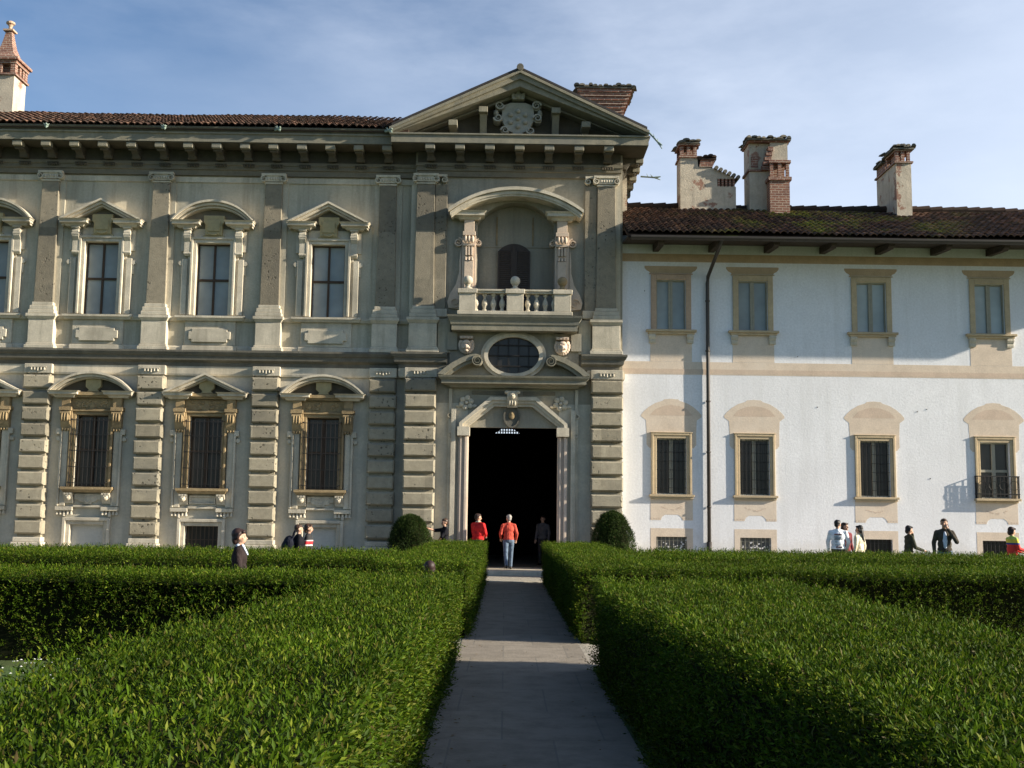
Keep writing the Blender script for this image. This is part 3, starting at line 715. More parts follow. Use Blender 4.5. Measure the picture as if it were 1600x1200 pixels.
for sg in (-1, 1):
    o_ = [(AX+sg*d, z) for d, z in ((2.36,6.065),(2.15,6.25),(1.90,6.43),(1.62,6.58),(1.38,6.67),(1.18,6.70),(1.05,6.66))]
    i_ = [(AX+sg*d, z) for d, z in ((1.98,6.065),(1.85,6.17),(1.70,6.27),(1.50,6.38),(1.32,6.45),(1.20,6.48),(1.12,6.50))]
    c = MB().band(i_, o_, YP-.50, YP-.1); mid = [((a*.45+c_*.55), (b*.45+d*.55)) for (a, b), (c_, d) in zip(o_, i_)]
    c.band(mid, [(a, b+.03) for a, b in o_], YP-.58, YP-.50)
    spiral(c, AX+sg*1.13, 6.52, .19, YP-.62, YP-.1, 2.2, .17, -sg, PI/2)
    c.build('scroll', 'corona', sp)
# ---- doorway
dz = MB(); J = 1.39
out = [(AX-1.72, 4.52), (AX-.66, 5.42), (AX+.66, 5.42), (AX+1.72, 4.52)]
def off(d): return [(AX-1.68+d, 4.5), (AX-1.68+d, 4.62-d*.3), (AX-.72+d*.45, 5.44-d), (AX+.72-d*.45, 5.44-d), (AX+1.68-d, 4.62-d*.3), (AX+1.68-d, 4.5)]
dz.band(off(.11), off(0), YP-.22, YP+.1); dz.band(off(.20), off(.11), YP-.16, YP+.1); dz.band(off(.29), off(.20), YP-.10, YP+.1)
for sg in (-1, 1):
    dz.box(AX+sg*1.54-.19, AX+sg*1.54+.19, YP-.28, YP+.1, 4.22, 4.495)
ds = dz.build('doorway', 'trim', pal)
for sg in (-1, 1):
    j = MB(); x = AX+sg*1.54
    j.box(x-.15, x+.15, YP-.10, YP+.3, .15, 4.218); j.box(x-.10, x-.05, YP-.16, YP-.10, .4, 4.21); j.box(x+.04, x+.12, YP-.18, YP-.10, .4, 4.21)
    j.box(x-.2, x+.2, YP-.24, YP+.3, .02, .38)
    j.build('jamb', 'pink', ds, .008)
    s = MB(); x = AX+sg*1.86
    s.box(x-.07, x+.07, YP-.14, YP, .5, 5.05); s.box(x-.02+sg*.11-.03, x+.02+sg*.11+.03, YP-.06, YP, .5, 5.70)
    spiral(s, x+sg*.12, 4.86, .11, YP-.13, YP, 1.6, .3, sg, PI/2); s.box(x+sg*.10-.06, x+sg*.10+.06, YP-.1, YP, 4.3, 4.74); s.ell((x+sg*.10, YP-.06, 4.22), (.05, .05, .06), 8, 6)
    s.build('side_strip', 'trim', ds, .008)
    r = MB()
    cx_, cz_ = AX+sg*1.47, 5.26
    for k in range(6): a = 2*PI*k/6+.3; r.ell((cx_+.15*math.cos(a), YP-.06, cz_+.15*math.sin(a)), (.09, .06, .09), 8, 6)
    r.ell((cx_, YP-.1, cz_), (.06, .05, .06), 8, 6); r.ell((cx_+sg*.25, YP-.04, cz_-.1), (.09, .04, .05), 8, 6); r.ell((cx_-sg*.25, YP-.04, cz_-.1), (.09, .04, .05), 8, 6)
    r.build('carved_rosette', 'trim', ds)
    MB().box(AX+sg*.8-.5, AX+sg*.8+.5, YP-.03, YP, 5.52, 5.64).build('lintel_recess', 'entab', ds)
MB().prism([(AX-1.419, 4.72), (AX-1.419, 5.249), (AX-.80, 5.249)], YP, YP+.3).build('spandrel_wall', 'plaster_portal', ds)
MB().prism([(AX+1.419, 4.72), (AX+.80, 5.249), (AX+1.419, 5.249)], YP, YP+.3).build('spandrel_wall', 'plaster_portal', ds)
ty = MB().prism([(AX-1.40, 4.5), (AX+1.40, 4.5), (AX+1.40, 4.6), (AX+.6, 5.17), (AX-.6, 5.17), (AX-1.40, 4.6)], YP+.06, YP+.2)
ty = ty.build('door_tympanum', 'plaster_portal', ds)
MB().prism(arc(AX-.05, 4.86, .22, 0, 2*PI, 24, .33)[:-1], YP-.02, YP+.06).build('oval_medallion', 'dark', ty)
MB().band(arc(AX-.05, 4.86, .21, 0, 2*PI, 24, .32), arc(AX-.05, 4.86, .26, 0, 2*PI, 24, .37), YP-.05, YP+.06).build('medallion_rim', 'dark', ty)
MB().ell((AX-.05, YP-.03, 4.88), (.10, .05, .13)).ell((AX-.05, YP-.06, 4.92), (.05, .03, .06)).build('medallion_relief', 'ochre', ty)
k = MB(); k.xprism([(YP,5.12),(YP-.16,5.12),(YP-.22,5.25),(YP-.30,5.45),(YP-.30,5.62),(YP,5.66)], AX-.20, AX+.12)
k.ell((AX-.04, YP-.28, 5.48), (.10, .08, .12)); k.ell((AX-.04, YP-.37, 5.46), (.03, .03, .035), 8, 6); k.ell((AX-.08, YP-.35, 5.51), (.02, .015, .012), 8, 6); k.ell((AX, YP-.35, 5.51), (.02, .015, .012), 8, 6)
for q in (-1, 1): k.ell((AX-.04+q*.17, YP-.26, 5.58), (.08, .08, .06), 8, 6)
for q in (-1, 0, 1): k.ell((AX-.04+q*.08, YP-.22, 5.25), (.035, .06, .09), 8, 6)
k.build('keystone_mask', 'trim', ds)
# passage behind the doorway
ps = MB(); YB = 47.5
ps.box(AX-2.9, AX-2.8, YP+.91, YB, -.1, 6.2); ps.box(AX+2.8, AX+2.9, YP+.91, YB, -.1, 6.2); ps.box(AX-2.9, AX+2.9, YP+.91, YB, 6.21, 6.3)
ps.box(AX-2.79, AX+2.79, YB+.01, YB+.1, -.1, 5.24); ps.box(AX-2.79, AX-.68, YB+.01, YB+.1, 5.24, 5.6); ps.box(AX+.36, AX+2.79, YB+.01, YB+.1, 5.24, 5.6); ps.box(AX-2.79, AX+2.79, YB+.01, YB+.1, 5.6, 6.2)
ps.box(AX-2.79, AX-1.5, YP+.92, YP+.95, 0, 6.2); ps.box(AX+1.5, AX+2.79, YP+.92, YP+.95, 0, 6.2); ps.box(AX-1.5, AX+1.5, YP+.92, YP+.95, 5.25, 6.2)
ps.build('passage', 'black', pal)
fl = MB().band([(AX-.68,5.24),(AX-.42,5.42),(AX+.10,5.42),(AX+.36,5.24)], [(AX-.68,5.6),(AX-.42,5.6),(AX+.10,5.6),(AX+.36,5.6)], YB-.05, YB)
for q in range(9): fl.box(AX-.60+.11*q, AX-.545+.11*q, YB-.04, YB-.01, 5.24, 5.44)
fl.box(AX-.68, AX+.36, YB-.06, YB-.042, 5.31, 5.35); fl.build('fanlight', 'iron', pal)
MB().box(AX-1.72, AX+1.72, 33.75, 36.0, -.1, .15).build('doorstep', 'trim', pal, .02)
MB().box(AX-2.79, AX+2.79, 36.01, YB, -.1, .148).build('passage_floor', 'entab', pal)

# ---- the great pediment
px0, px1, ap = -3.72, 4.30, 15.68; pc = (px0+px1)/2; hw_ = (px1-px0)/2; z0 = 13.65
pd = MB()
def rake(d0, d1, s=1.0):                                   # strip of the sloping cornice between two drops below the top line
    sl = (ap-z0-.14)/hw_
    T = lambda d: [(pc-hw_*s, max(13.64, z0+.14-d+(1-s)*hw_*sl)), (pc, ap-d), (pc+hw_*s, max(13.64, z0+.14-d+(1-s)*hw_*sl))]
    return T(d1), T(d0)
for d0, d1, yf, s in ((0, .09, -1.09, 1.012), (.09, .26, -1.01, 1.0), (.26, .48, -.92, .985), (.48, .58, -.35, .95)):
    a, b_ = rake(d0, d1, s); pd.band(a, b_, YP+yf, YP+.2)
pd = pd.build('pediment', 'corona', pal)
ty2 = MB().prism([(pc-3.5, 13.64), (pc+3.5, 13.64), (pc, 15.22)], YP-.02, YP+.15).build('tympanum', 'soot_shade', pd)  # shade inside the pediment painted in with the dark stone
for kx in (-2.1, -1.15, 1.15, 2.1):
    zt = ap-.50-(abs(kx)+.14)*(ap-z0-.14)/hw_
    m = MB().box(pc+kx-.14, pc+kx+.14, YP-.76, YP-.02, zt-.16, zt+.02)
    if zt-.3 > 13.75: m.xprism([(YP-.02, 13.645), (YP-.2, 13.70), (YP-.26, 13.92), (YP-.6, zt-.16), (YP-.02, zt-.16)], pc+kx-.11, pc+kx+.11)
    m.build('pediment_bracket', 'corona', pd, .01)
cr = MB(); cx, cz = AX+.02, 14.42; CV0 = 0
cr.prism([(cx-.44,14.80),(cx-.2,14.90),(cx+.2,14.90),(cx+.44,14.80),(cx+.46,14.35),(cx+.3,14.02),(cx,13.86),(cx-.3,14.02),(cx-.46,14.35)], YP-.26, YP-.02)
for sg in (-1, 1):
    spiral(cr, cx+sg*.52, 14.78, .16, YP-.34, YP-.05, 1.6, .35, sg, 0); spiral(cr, cx+sg*.56, 14.38, .15, YP-.34, YP-.05, 1.5, .35, -sg, PI); spiral(cr, cx+sg*.36, 13.98, .14, YP-.34, YP-.05, 1.5, .35, sg, PI)
    cr.ell((cx+sg*.62, YP-.2, 14.58), (.08, .1, .12), 8, 6)
for bx, bz in ((0, 14.62), (-.21, 14.5), (.21, 14.5), (-.21, 14.26), (.21, 14.26), (0, 14.12), (0, 14.38)): cr.ell((cx+bx, YP-.27, bz), (.075, .06, .075), 10, 8)
cr.prism([(cx-.17,14.98),(cx-.2,15.2),(cx-.08,15.14),(cx,15.27),(cx+.08,15.14),(cx+.2,15.2),(cx+.17,14.98)], YP-.34, YP-.06); cr.ell((cx, YP-.3, 15.06), (.1, .1, .08), 8, 6)
cr.prism([(cx-.2,13.72),(cx+.2,13.72),(cx+.14,13.9),(cx-.14,13.9)], YP-.3, YP-.05)
cr.xf(lambda x, y, z: (cx+(x-cx)*1.12, YP-.02+(y-YP+.02)*1.6, 13.65+(z-13.72)*1.02)); cr.build('coat_of_arms', 'crest', pd)
gb = MB().prism([(pc-hw_+.02, z0+.17), (pc, ap+.03), (pc+hw_-.02, z0+.17), (pc+hw_-.02, z0+.24), (pc, ap+.10), (pc-hw_+.02, z0+.24)], YP-1.07, 45).build('gable_roof', 'gut', pal)
MB().lathe(pc, 0, [(.11, YP-1.13), (.11, 45)], 10, 'y', ap+.08).build('ridge_tiles', 'dark', gb)
# ---- wing roof
tile_roof('roof', 'tile', pal, XL, -3.2, YW-1.06, 13.80, 38.9, 15.82, sag=.02)
MB().box(XL, -3.3, 38.9, 46, 15.5, 15.75).box(XL, -3.0, YW+.61, 46, 13.3, 13.4).build('roof_deck', 'soffit', pal)
# ---- waterspouts
def spout(p, q, r=.045):
    p, q = Vector(p), Vector(q); d = (q-p).normalized(); m = MB().tube([p, p+(q-p)*.6, q], [r, r*.9, r*1.1], 8)
    up = Vector((0,0,1)); s_ = d.cross(up).normalized()
    m.tube([q-d*.06, q+d*.14+up*.05], [r*1.5, r*.5], 8); m.tube([q-d*.06, q+d*.13-up*.07], [r*1.1, r*.4], 8)
    for sg in (-1, 1): m.tube([q-d*.12, q-d*.22+s_*sg*.09+up*.08], [r*.6, r*.15], 6)
    m.tube([q-d*.3, q-d*.36+up*.12], [r*.6, r*.15], 6)
    return m.build('waterspout', 'copper', pal)
for x in (-14.55, -10.9, -7.35, -3.9): spout((x-.02, YW-1.04, 13.72), (x+.2, YW-1.52, 13.58))
spout((4.32, YP-1.1, 13.70), (4.62, YP-1.4, 13.22), .03); spout((4.56, YP+3.0, 13.55), (5.1, YP+2.85, 13.47), .03)
# ---- palace chimneys
def cap_tiles(m, x0, x1, y0, y1, z, n=7, seed=1):            # broken, mossy tiles bedded on a chimney head
    rr = random.Random(seed); n = int(n*1.5); w_ = (x1-x0)/n
    m.box(x0+.02, x1-.02, y0+.02, y1-.02, z-.06, z+.0)
    for i in range(n):
        for yy in np.arange(y0-.02, y1-.1, .24):
            x = x0+w_*(i+.5)+rr.uniform(-.03, .03); a = rr.uniform(-.25, .25); zz = z+rr.uniform(-.03, .06); L = rr.uniform(.24, .36); k = w_*rr.uniform(.5, .8)
            d = (math.sin(a), math.cos(a)); s_ = (d[1], -d[0]); t = rr.uniform(-.05, .05); h = rr.uniform(.05, .09)
            q = [(-k, 0), (-k*.6, h*.8), (0, h), (k*.6, h*.8), (k, 0)]
            m.add([(x+s_[0]*u+d[0]*e, yy+s_[1]*u+d[1]*e, zz+v+e*t) for e in (0, L) for u, v in q], [(0,1,2,3,4), (9,8,7,6,5), (0,5,6,1), (1,6,7,2), (2,7,8,3), (3,8,9,4), (4,9,5,0)])
    return m
oc = MB().box(-18.35, -17.42, 38.0, 38.95, 15.0, 16.9).build('obelisk_chimney', 'chimplaster', pal)
m = MB().box(-18.45, -17.34, 37.92, 39.03, 16.9, 16.97).box(-18.50, -17.28, 37.86, 39.09, 17.44, 17.54).box(-18.44, -17.35, 37.94, 39.01, 17.33, 17.44)
for a in (-18.40, -18.02, -17.55): m.box(a, a+.16, 37.96, 38.16, 16.97, 17.33); m.box(a, a+.16, 38.8, 38.99, 16.97, 17.33)
for b_ in (38.36, 38.62): m.box(-17.55, -17.39, b_, b_+.12, 16.97, 17.33)
m.box(-18.2, -17.6, 38.2, 38.75, 16.97, 17.33)
pr = [(.52, 17.54), (.31, 17.8), (.20, 18.1), (.14, 18.42), (.10, 18.68)]
for (r0, z0_), (r1, z1_) in zip(pr, pr[1:]):
    c0, c1 = -17.89, 38.475
    m.add([(c0-r0,c1-r0,z0_),(c0+r0,c1-r0,z0_),(c0+r0,c1+r0,z0_),(c0-r0,c1+r0,z0_),(c0-r1,c1-r1,z1_),(c0+r1,c1-r1,z1_),(c0+r1,c1+r1,z1_),(c0-r1,c1+r1,z1_)],
          [(0,3,2,1),(4,5,6,7),(0,1,5,4),(1,2,6,5),(2,3,7,6),(3,0,4,7)])
m.build('chimney_cap', 'brick', oc)
MB().box(-18.07, -17.71, 38.30, 38.65, 18.68, 18.74).lathe(-17.89, 38.475, [(.07, 18.74), (.055, 18.86), (.09, 18.94), (.15, 18.98), (.15, 19.04), (.06, 19.09)], 12).build('finial', 'pinkbuff', oc)
bc = MB(); x0, x1, y0, y1 = 2.55, 4.05, 38.2, 39.3
bc.box(x0+.12, x1-.12, y0+.1, y1-.1, 14.0, 15.75); bc.box(x0+.05, x1-.05, y0+.04, y1-.04, 15.75, 15.95)
for i in range(6): d = .05*i; bc.box(x0+.04-d, x1-.04+d, y0+.02-d, y1-.02+d, 15.95+.13*i, 16.08+.13*i)
bc = bc.build('brick_chimney', 'brick', pal)
cap_tiles(MB(), x0-.3, x1+.32, y0-.3, y1+.3, 16.78, 9).build('chimney_cap', 'dark', bc)
# ================================================================== WHITE SIDE WING
ann = empty('white_house', (12, YW, 0))
tag(ann, 'white plastered house with buff painted window surrounds and mossy tiled roof, right of portal', 'house')
RX = [5.19, 7.80, 11.58, 15.35, 19.1]; XR = 23.0
holes = []
for x in RX: holes += [(x-.47, x+.47, 7.70, 9.31), (x-.47, x+.47, 2.50, 4.25), (x-.48, x+.48, .42, 1.19)]
w = MB().wall(3.625, XR, -.1, 10.75, YW, holes, .28); w.box(3.625, XR, YW+.45, YW+.55, 0, 10.7); w.box(XR, XR+.1, YW, 42, 0, 10.7); w.box(3.63, XR, 41.9, 42, 0, 10.7)
w.build('wall', 'white', ann)
MB().box(3.63, XR, YW-.004, YW+.01, 9.90, 10.16).build('painted_frieze', 'paint_br', ann)
MB().box(3.63, XR, YW-.004, YW+.01, 6.27, 6.68).build('painted_band', 'paint', ann)
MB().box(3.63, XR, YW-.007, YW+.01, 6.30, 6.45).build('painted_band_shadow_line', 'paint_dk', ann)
MB().box(3.64, XR, YW-.03, YW+.01, -.1, .50).build('plinth', 'blocked', ann)
def upper_r(i, fm, dark):
    m = MB().frame(-.47, .47, 7.70, 9.31, .17, -.05, 0, False); m.box(-.70, .70, -.04, 0, 9.485, 9.52)
    f = m.build('upper_window', fm, ann, .01)
    MB().box(-.47, .47, .12, .15, 7.6, 9.4).build('pane', 'glass_r', f)
    b = MB().frame(-.43, .43, 7.74, 9.27, .04, .07, .118)
    b.box(-.07, -.005, .06, .118, 7.74, 9.27); b.box(.0, .06, .06, .118, 7.74, 9.27); b.build('window_bars', 'greywood', f)
    c = MB().prism([(-.66,9.53),(.66,9.53),(.70,9.58),(.78,9.62),(.84,9.70),(.84,9.76),(-.84,9.76),(-.84,9.70),(-.78,9.62),(-.70,9.58)], -.006, .01)
    c.build('painted_cornice', 'paint_br', f)
    s = MB().box(-.74, .74, -.10, 0, 7.55, 7.62).box(-.80, .80, -.15, 0, 7.622, 7.695); s.build('sill', 'buff', f, .01)
    for sg in (-1, 1):
        q = MB(); x = sg*.60
        q.xprism([(0,7.27),(-.06,7.27),(-.07,7.33),(-.06,7.38),(-.09,7.43),(-.10,7.5),(-.095,7.548),(0,7.548)], x-.10, x+.10); q.lathe(0, -.06, [(.045, x-.11), (.045, x+.11)], 10, 'x', 7.48)
        q.build('sill_bracket', 'trim', f)
    MB().box(-.66, .66, -.005, .01, 6.685, 7.55).build('painted_panel', 'paint', f)
    return f
def lower_r(i, rail):
    m = MB().frame(-.47, .47, 2.50, 4.25, .09, -.03, 0, False); m.frame(-.56, .56, 2.50, 4.34, .075, -.055, 0, False); m.box(-.66, .66, -.07, 0, 4.416, 4.445)
    f = m.build('lower_window', 'buff', ann, .01)
    MB().box(-.47, .47, .17, .2, 2.4, 4.3).build('pane', 'glass_lo', f)
    b = MB().frame(-.43, .43, 2.54, 4.21, .04, .12, .168); b.box(-.055, .055, .11, .168, 2.54, 4.21)
    if rail: b.box(-.43, -.056, .11, .168, 3.32, 3.40); b.box(.056, .43, .11, .168, 3.32, 3.40)
    b.build('window_bars', 'greywood', f)
    g = MB()
    if not rail:
        for k in range(7): g.box(-.39+.13*k-.007, -.39+.13*k+.007, .03, .044, 2.5, 4.25)
        for k in range(6): g.box(-.47, .47, .045, .056, 2.7+.28*k, 2.714+.28*k)
        g.build('grating', 'iron', f)
    else:
        for z in (2.62, 3.17): g.box(-.66, .66, -.19, -.17, z, z+.03); [g.box(s*.66-.015, s*.66+.015, -.17, 0, z, z+.03) for s in (-1, 1)]
        for k in range(12): g.box(-.65+.118*k-.008, -.65+.118*k+.008, -.188, -.172, 2.5, 3.17)
        for s in (-1, 1):
            for k in range(3): g.box(s*.66-.008, s*.66+.008, -.13+.05*k, -.118+.05*k, 2.5, 3.17)
        for k in range(4): g.tube([(-.5+.33*k+.14*math.cos(a), -.195, 2.9+.14*math.sin(a)) for a in np.linspace(0, 2*PI, 14)], .008, 5)
        g.build('balcony_rail', 'iron', f)
    MB().box(-.66, .66, -.09, 0, 2.36, 2.42).box(-.70, .70, -.125 if not rail else -.20, 0, 2.422, 2.495).build('sill', 'buff', f, .008)
    o_ = [(-.95,4.93),(-.95,4.99),(-.86,5.10),(-.70,5.24),(-.5,5.36),(-.28,5.43),(-.22,5.48),(.0,5.50),(.22,5.48),(.28,5.43),(.5,5.36),(.70,5.24),(.86,5.10),(.95,4.99),(.95,4.93),(.88,4.88),(.80,4.82),(.78,4.45),(.78,4.05),(.70,3.95),(.60,3.95),(.60,4.38),(-.60,4.38),(-.60,3.95),(-.70,3.95),(-.78,4.05),(-.78,4.45),(-.80,4.82),(-.88,4.88)]
    MB().prism(o_, -.004, .01).build('painted_pediment', 'paint', f)
    MB().prism([(-.68,4.97),(.68,4.97),(.5,5.17),(.25,5.27),(0,5.30),(-.25,5.27),(-.5,5.17)], -.006, .01).build('painted_tympanum', 'paint_dk', f)
    MB().prism([(-.66,2.36),(-.66,1.70),(-.34,1.70),(-.30,1.80),(-.20,1.87),(.20,1.87),(.30,1.80),(.34,1.70),(.66,1.70),(.66,2.36)], -.005, .01).build('painted_apron', 'paint', f)
    d = MB()
    rr = random.Random(i)
    for k in range(22):
        x = -.34+.031*k; z = 2.13-.11*math.cos((x/.36)*PI/2)+rr.uniform(-.02, .02)
        if rr.random() < .7: d.box(x-.016, x+.016, -.008, .01, z-.015, z+.015)
    for sg in (-1, 1):
        for k in range(4): d.box(sg*.50-.14+.085*k-.02, sg*.50-.14+.085*k+.02, -.0075, .01, 1.73, 1.77)
    d.build('painted_garland', 'paint_dk', f)
    return f
def basement_r(i):
    m = MB().box(-.66, -.48, -.004, .01, .3, 1.45).box(.48, .66, -.004, .01, .3, 1.45).box(-.48, .48, -.004, .01, 1.19, 1.45)
    f = m.build('basement_window', 'paint', ann)
    MB().box(-.48, .48, .16, .19, .3, 1.25).build('pane', 'dust' if i < 2 else 'glass_lo', f)
    g = MB()
    for k in range(8): g.box(-.44+.126*k-.008, -.44+.126*k+.008, .06, .076, .4, 1.19)
    for k in range(4): g.box(-.48, .48, .078, .09, .52+.18*k, .535+.18*k)
    g.build('grating', 'greywood' if i < 2 else 'iron', f)
    if i < 2:
        rr = random.Random(30+i); v = MB()
        for k in range(160):
            x = rr.uniform(-.46, .46); z = .45+abs(rr.gauss(0, .24))+.1*math.sin(x*5+i)
            if z < 1.1: s_ = rr.uniform(.01, .03); v.prism([(x-s_, z), (x, z-s_), (x+s_*1.3, z+.01), (x, z+s_)], .035, .045)
        v.build('flaking_whitewash', 'white', f)
    return f
for i, x in enumerate(RX):
    for o in (upper_r(i, 'pinkbuff' if i == 0 else 'buff', i == 3), lower_r(i, i == 3), basement_r(i)): o.location = (x, YW, 0)
# eaves, gutter, roof
MB().xprism([(33.50,10.25),(YW,10.46),(YW,10.52),(33.50,10.31)], 3.64, XR).build('eaves_boards', 'soffit', ann)
for k in range(11):
    x = 4.7+1.78*k
    MB().xprism([(YW+.0,10.22),(34.0,10.12),(33.85,10.18),(33.8,10.27),(YW+.0,10.44)], x-.09, x+.09).build('eaves_beam', 'soffit', ann)
MB().xprism([(33.46+.10*math.cos(a), 10.28+.10*math.sin(a)) for a in np.linspace(PI, 2*PI, 9)]+[(33.56,10.30),(33.36,10.30)], 3.72, XR).build('gutter', 'gut', ann)
MB().xprism([(33.53,10.19),(33.58,10.19),(33.58,10.37),(33.53,10.37)], 3.72, XR).build('fascia', 'soffit', ann)
rf = tile_roof('roof', 'tile_moss', ann, 3.64, XR, 33.42, 10.37, 38.3, 12.50, sag=.025)
MB().xprism([(38.3,12.46),(42.2,10.7),(42.2,10.6),(38.3,12.36)], 3.64, XR).build('rear_slope', 'tile', ann)
rd = MB()
for k in range(44):
    x = 3.7+.44*k; z = 12.56+.025*math.sin(x*.55)+random.uniform(-.015, .015)
    rd.tube([(x, 38.32, z), (x+.46, 38.32, z+.03)], [.12, .135], 9)
rd.build('ridge_tiles', 'tile', rf)
dp = MB().tube([(6.50, 33.5, 10.22), (6.48, 33.7, 10.08), (6.36, YW-.12, 9.42), (6.34, YW-.10, 9.2), (6.34, YW-.09, 6.0), (6.34, YW-.09, -.05)], .058, 10)
for z in (8.6, 7.0, 5.4, 3.8, 2.1): dp.lathe(6.34, YW-.09, [(.075, z), (.075, z+.05)], 10)
dp.tube([(6.34, YW-.09, 0), (6.34, YW-.09, 1.05)], .078, 10)
dp.build('downspout', 'gut', ann, smooth=True)
nl = MB()
for x, z in ((4.35, 8.95), (9.8, 5.3), (13.25, 5.28), (12.95, 5.2), (13.3, 3.1), (12.1, 2.55), (9.2, 6.9), (16.9, 5.1)): nl.tube([(x, YW-.012, z), (x, YW, z-.01)], .016, 6)
nl.build('wall_hooks', 'iron', ann)

# chimneys of the white house
def box_cap(mb, x0, x1, y0, y1, z0, h, post, nx):           # open brick lantern under a chimney cap
    wd = (x1-x0-post)/nx
    for k in range(nx+1):
        for yy in (y0, y1-post): mb.box(x0+wd*k, x0+wd*k+post, yy, yy+post, z0, z0+h)
    mb.box(x0+post, x1-post, y0+post+.1, y1-post-.1, z0, z0+h); return mb
ch = MB().prism([(5.9,12.0),(7.82,12.0),(7.82,13.16),(7.18,13.16),(7.18,13.44),(7.82,13.44),(7.16,13.76),(7.10,13.80),(6.52,13.86),(6.50,14.18),(5.9,14.18)], 37.7, 38.5)
ch.box(7.19, 7.81, 37.86, 38.49, 13.165, 13.435); ch = ch.build('stepped_chimney', 'chimplaster', ann)
c = MB(); box_cap(c, 5.9, 6.48, 37.7, 38.5, 14.19, .40, .12, 2); c.box(5.85, 6.54, 37.64, 38.56, 14.16, 14.22); c.box(5.84, 6.56, 37.62, 38.58, 14.59, 14.66); c.build('brick_lantern', 'brick', ch)
c = MB()
for k in range(3): c.box(6.56+.02*k, 7.02+.04*k, 37.66, 38.54, 13.84+.1*k, 13.93+.1*k)
c.build('brick_corbel', 'brick', ch)
c = MB()
for k in range(5): c.box(7.20+.128*k, 7.27+.128*k, 37.70, 37.84, 13.165, 13.435)
c.box(7.2, 7.8, 37.845, 37.855, 13.17, 13.43); c.build('vent_slots', 'brick', ch)
cap_tiles(MB(), 5.82, 6.58, 37.55, 38.62, 14.70, 3, 2).build('chimney_cap', 'dark', ch)
cap_tiles(MB(), 6.5, 7.16, 37.6, 38.6, 14.15, 3, 3).build('chimney_cap', 'tile', ch)
m = MB()
for k in range(6): m.tube([(7.14+.15*k, 37.58, 13.80-.065*k), (7.14+.15*k, 38.6, 13.83-.065*k)], .07, 7)
m.build('sloping_tiles', 'dark', ch)
ch = MB().box(8.30, 9.0, 37.75, 38.6, 12.0, 14.72).box(9.0, 9.60, 37.6, 38.3, 14.0, 14.72).build('tall_chimney', 'chimplaster', ann)
c = MB().box(8.24, 8.9, 37.70, 38.64, 13.72, 13.80).box(8.24, 9.64, 37.55, 38.66, 14.72, 14.80); c.box(8.36, 8.60, 37.72, 37.77, 13.85, 14.25); c.build('brick_band', 'brick', ch)
c = MB().box(8.90, 9.58, 37.30, 38.1, 11.7, 13.28); c.box(8.85, 9.64, 37.24, 38.16, 13.28, 13.40); box_cap(c, 8.92, 9.58, 37.32, 38.1, 13.40, .50, .11, 2); c.box(8.88, 9.63, 37.28, 38.14, 13.90, 14.0)
for k in range(5): c.box(8.70+.05*k, 8.96+.03*k, 37.60-.03*k, 37.9, 13.75+.16*k, 13.89+.16*k)
c.build('brick_stack', 'brick', ch)
cap_tiles(MB(), 8.18, 9.72, 37.45, 38.72, 14.83, 6, 4).build('chimney_cap', 'dark', ch)
ch = MB().box(13.20, 13.72, 37.2, 39.2, 11.7, 13.92).build('deep_chimney', 'chimplaster', ann)
c = MB().box(13.14, 13.78, 37.14, 39.26, 13.92, 13.98); box_cap(c, 13.20, 13.70, 37.22, 38.2, 13.98, .36, .11, 2); c.box(13.18, 13.73, 37.2, 38.25, 14.34, 14.41)
c.box(13.2, 13.7, 38.3, 39.18, 13.98, 14.30)
c.build('brick_lantern', 'brick', ch)
m = cap_tiles(MB(), 13.08, 13.84, 37.1, 38.35, 14.45, 4, 5); cap_tiles(m, 13.06, 13.82, 38.3, 39.2, 14.34, 4, 6); cap_tiles(m, 13.2, 13.7, 37.25, 38.2, 14.53, 3, 9)
m.build('chimney_cap', 'dark', ch)
# buttress stub of the palace roof seen over the tiles
MB().box(3.66, 3.98, 37.0, 38.0, 11.6, 13.3).build('party_wall', 'chimplaster', ann)

# ================================================================== GROUND
def sheet(name, x0, x1, y0, y1, z, m):
    mb = MB().add([(x0,y0,z),(x1,y0,z),(x1,y1,z),(x0,y1,z)], [(0,1,2,3)])
    return tag(mb.build(name, m), kind='structure')
M['lawn'] = stone('short_lawn', (.055, .095, .025), .3, 2.0, .6, dirt=(.09, .10, .035), dirt_amt=.5)
M['gravel'] = stone('pale_gravel', (.36, .33, .28), .3, 9, .9, dirt=(.28, .26, .22), dirt_amt=.5)
def slabmat():
    m, nt, b = nodes('worn_stone_slabs'); p = mpos(nt)
    br = nt.nodes.new('ShaderNodeTexBrick'); nt.links.new(p, br.inputs['Vector'])
    br.offset = .5; br.inputs['Color1'].default_value = (.275, .24, .195, 1); br.inputs['Color2'].default_value = (.235, .205, .167, 1)
    br.inputs['Mortar'].default_value = (.19, .175, .15, 1); br.inputs['Scale'].default_value = 1
    br.inputs['Brick Width'].default_value = .81; br.inputs['Row Height'].default_value = 1.3; br.inputs['Mortar Size'].default_value = .008
    d = ramp(nt, noise(nt, p, 2.6, 8, .72), .42, .66, 0, .75)
    col = mixc(nt, d, br.outputs['Color'], (.155, .135, .107))
    nt.links.new(col, b.inputs['Base Color']); b.inputs['Roughness'].default_value = .85; b.inputs['Specular IOR Level'].default_value = .25
    bp = N(nt, 'ShaderNodeBump'); bp.inputs['Strength'].default_value = .35; bp.inputs['Distance'].default_value = .02
    nt.links.new(noise(nt, p, 28, 5), bp.inputs['Height']); nt.links.new(bp.outputs[0], b.inputs['Normal']); return m
M['slab'] = slabmat()
sheet('ground', -300, 300, -120, 400, 0, 'lawn')
sheet('forecourt', -40, 40, 30.62, 35.1, .004, 'gravel')
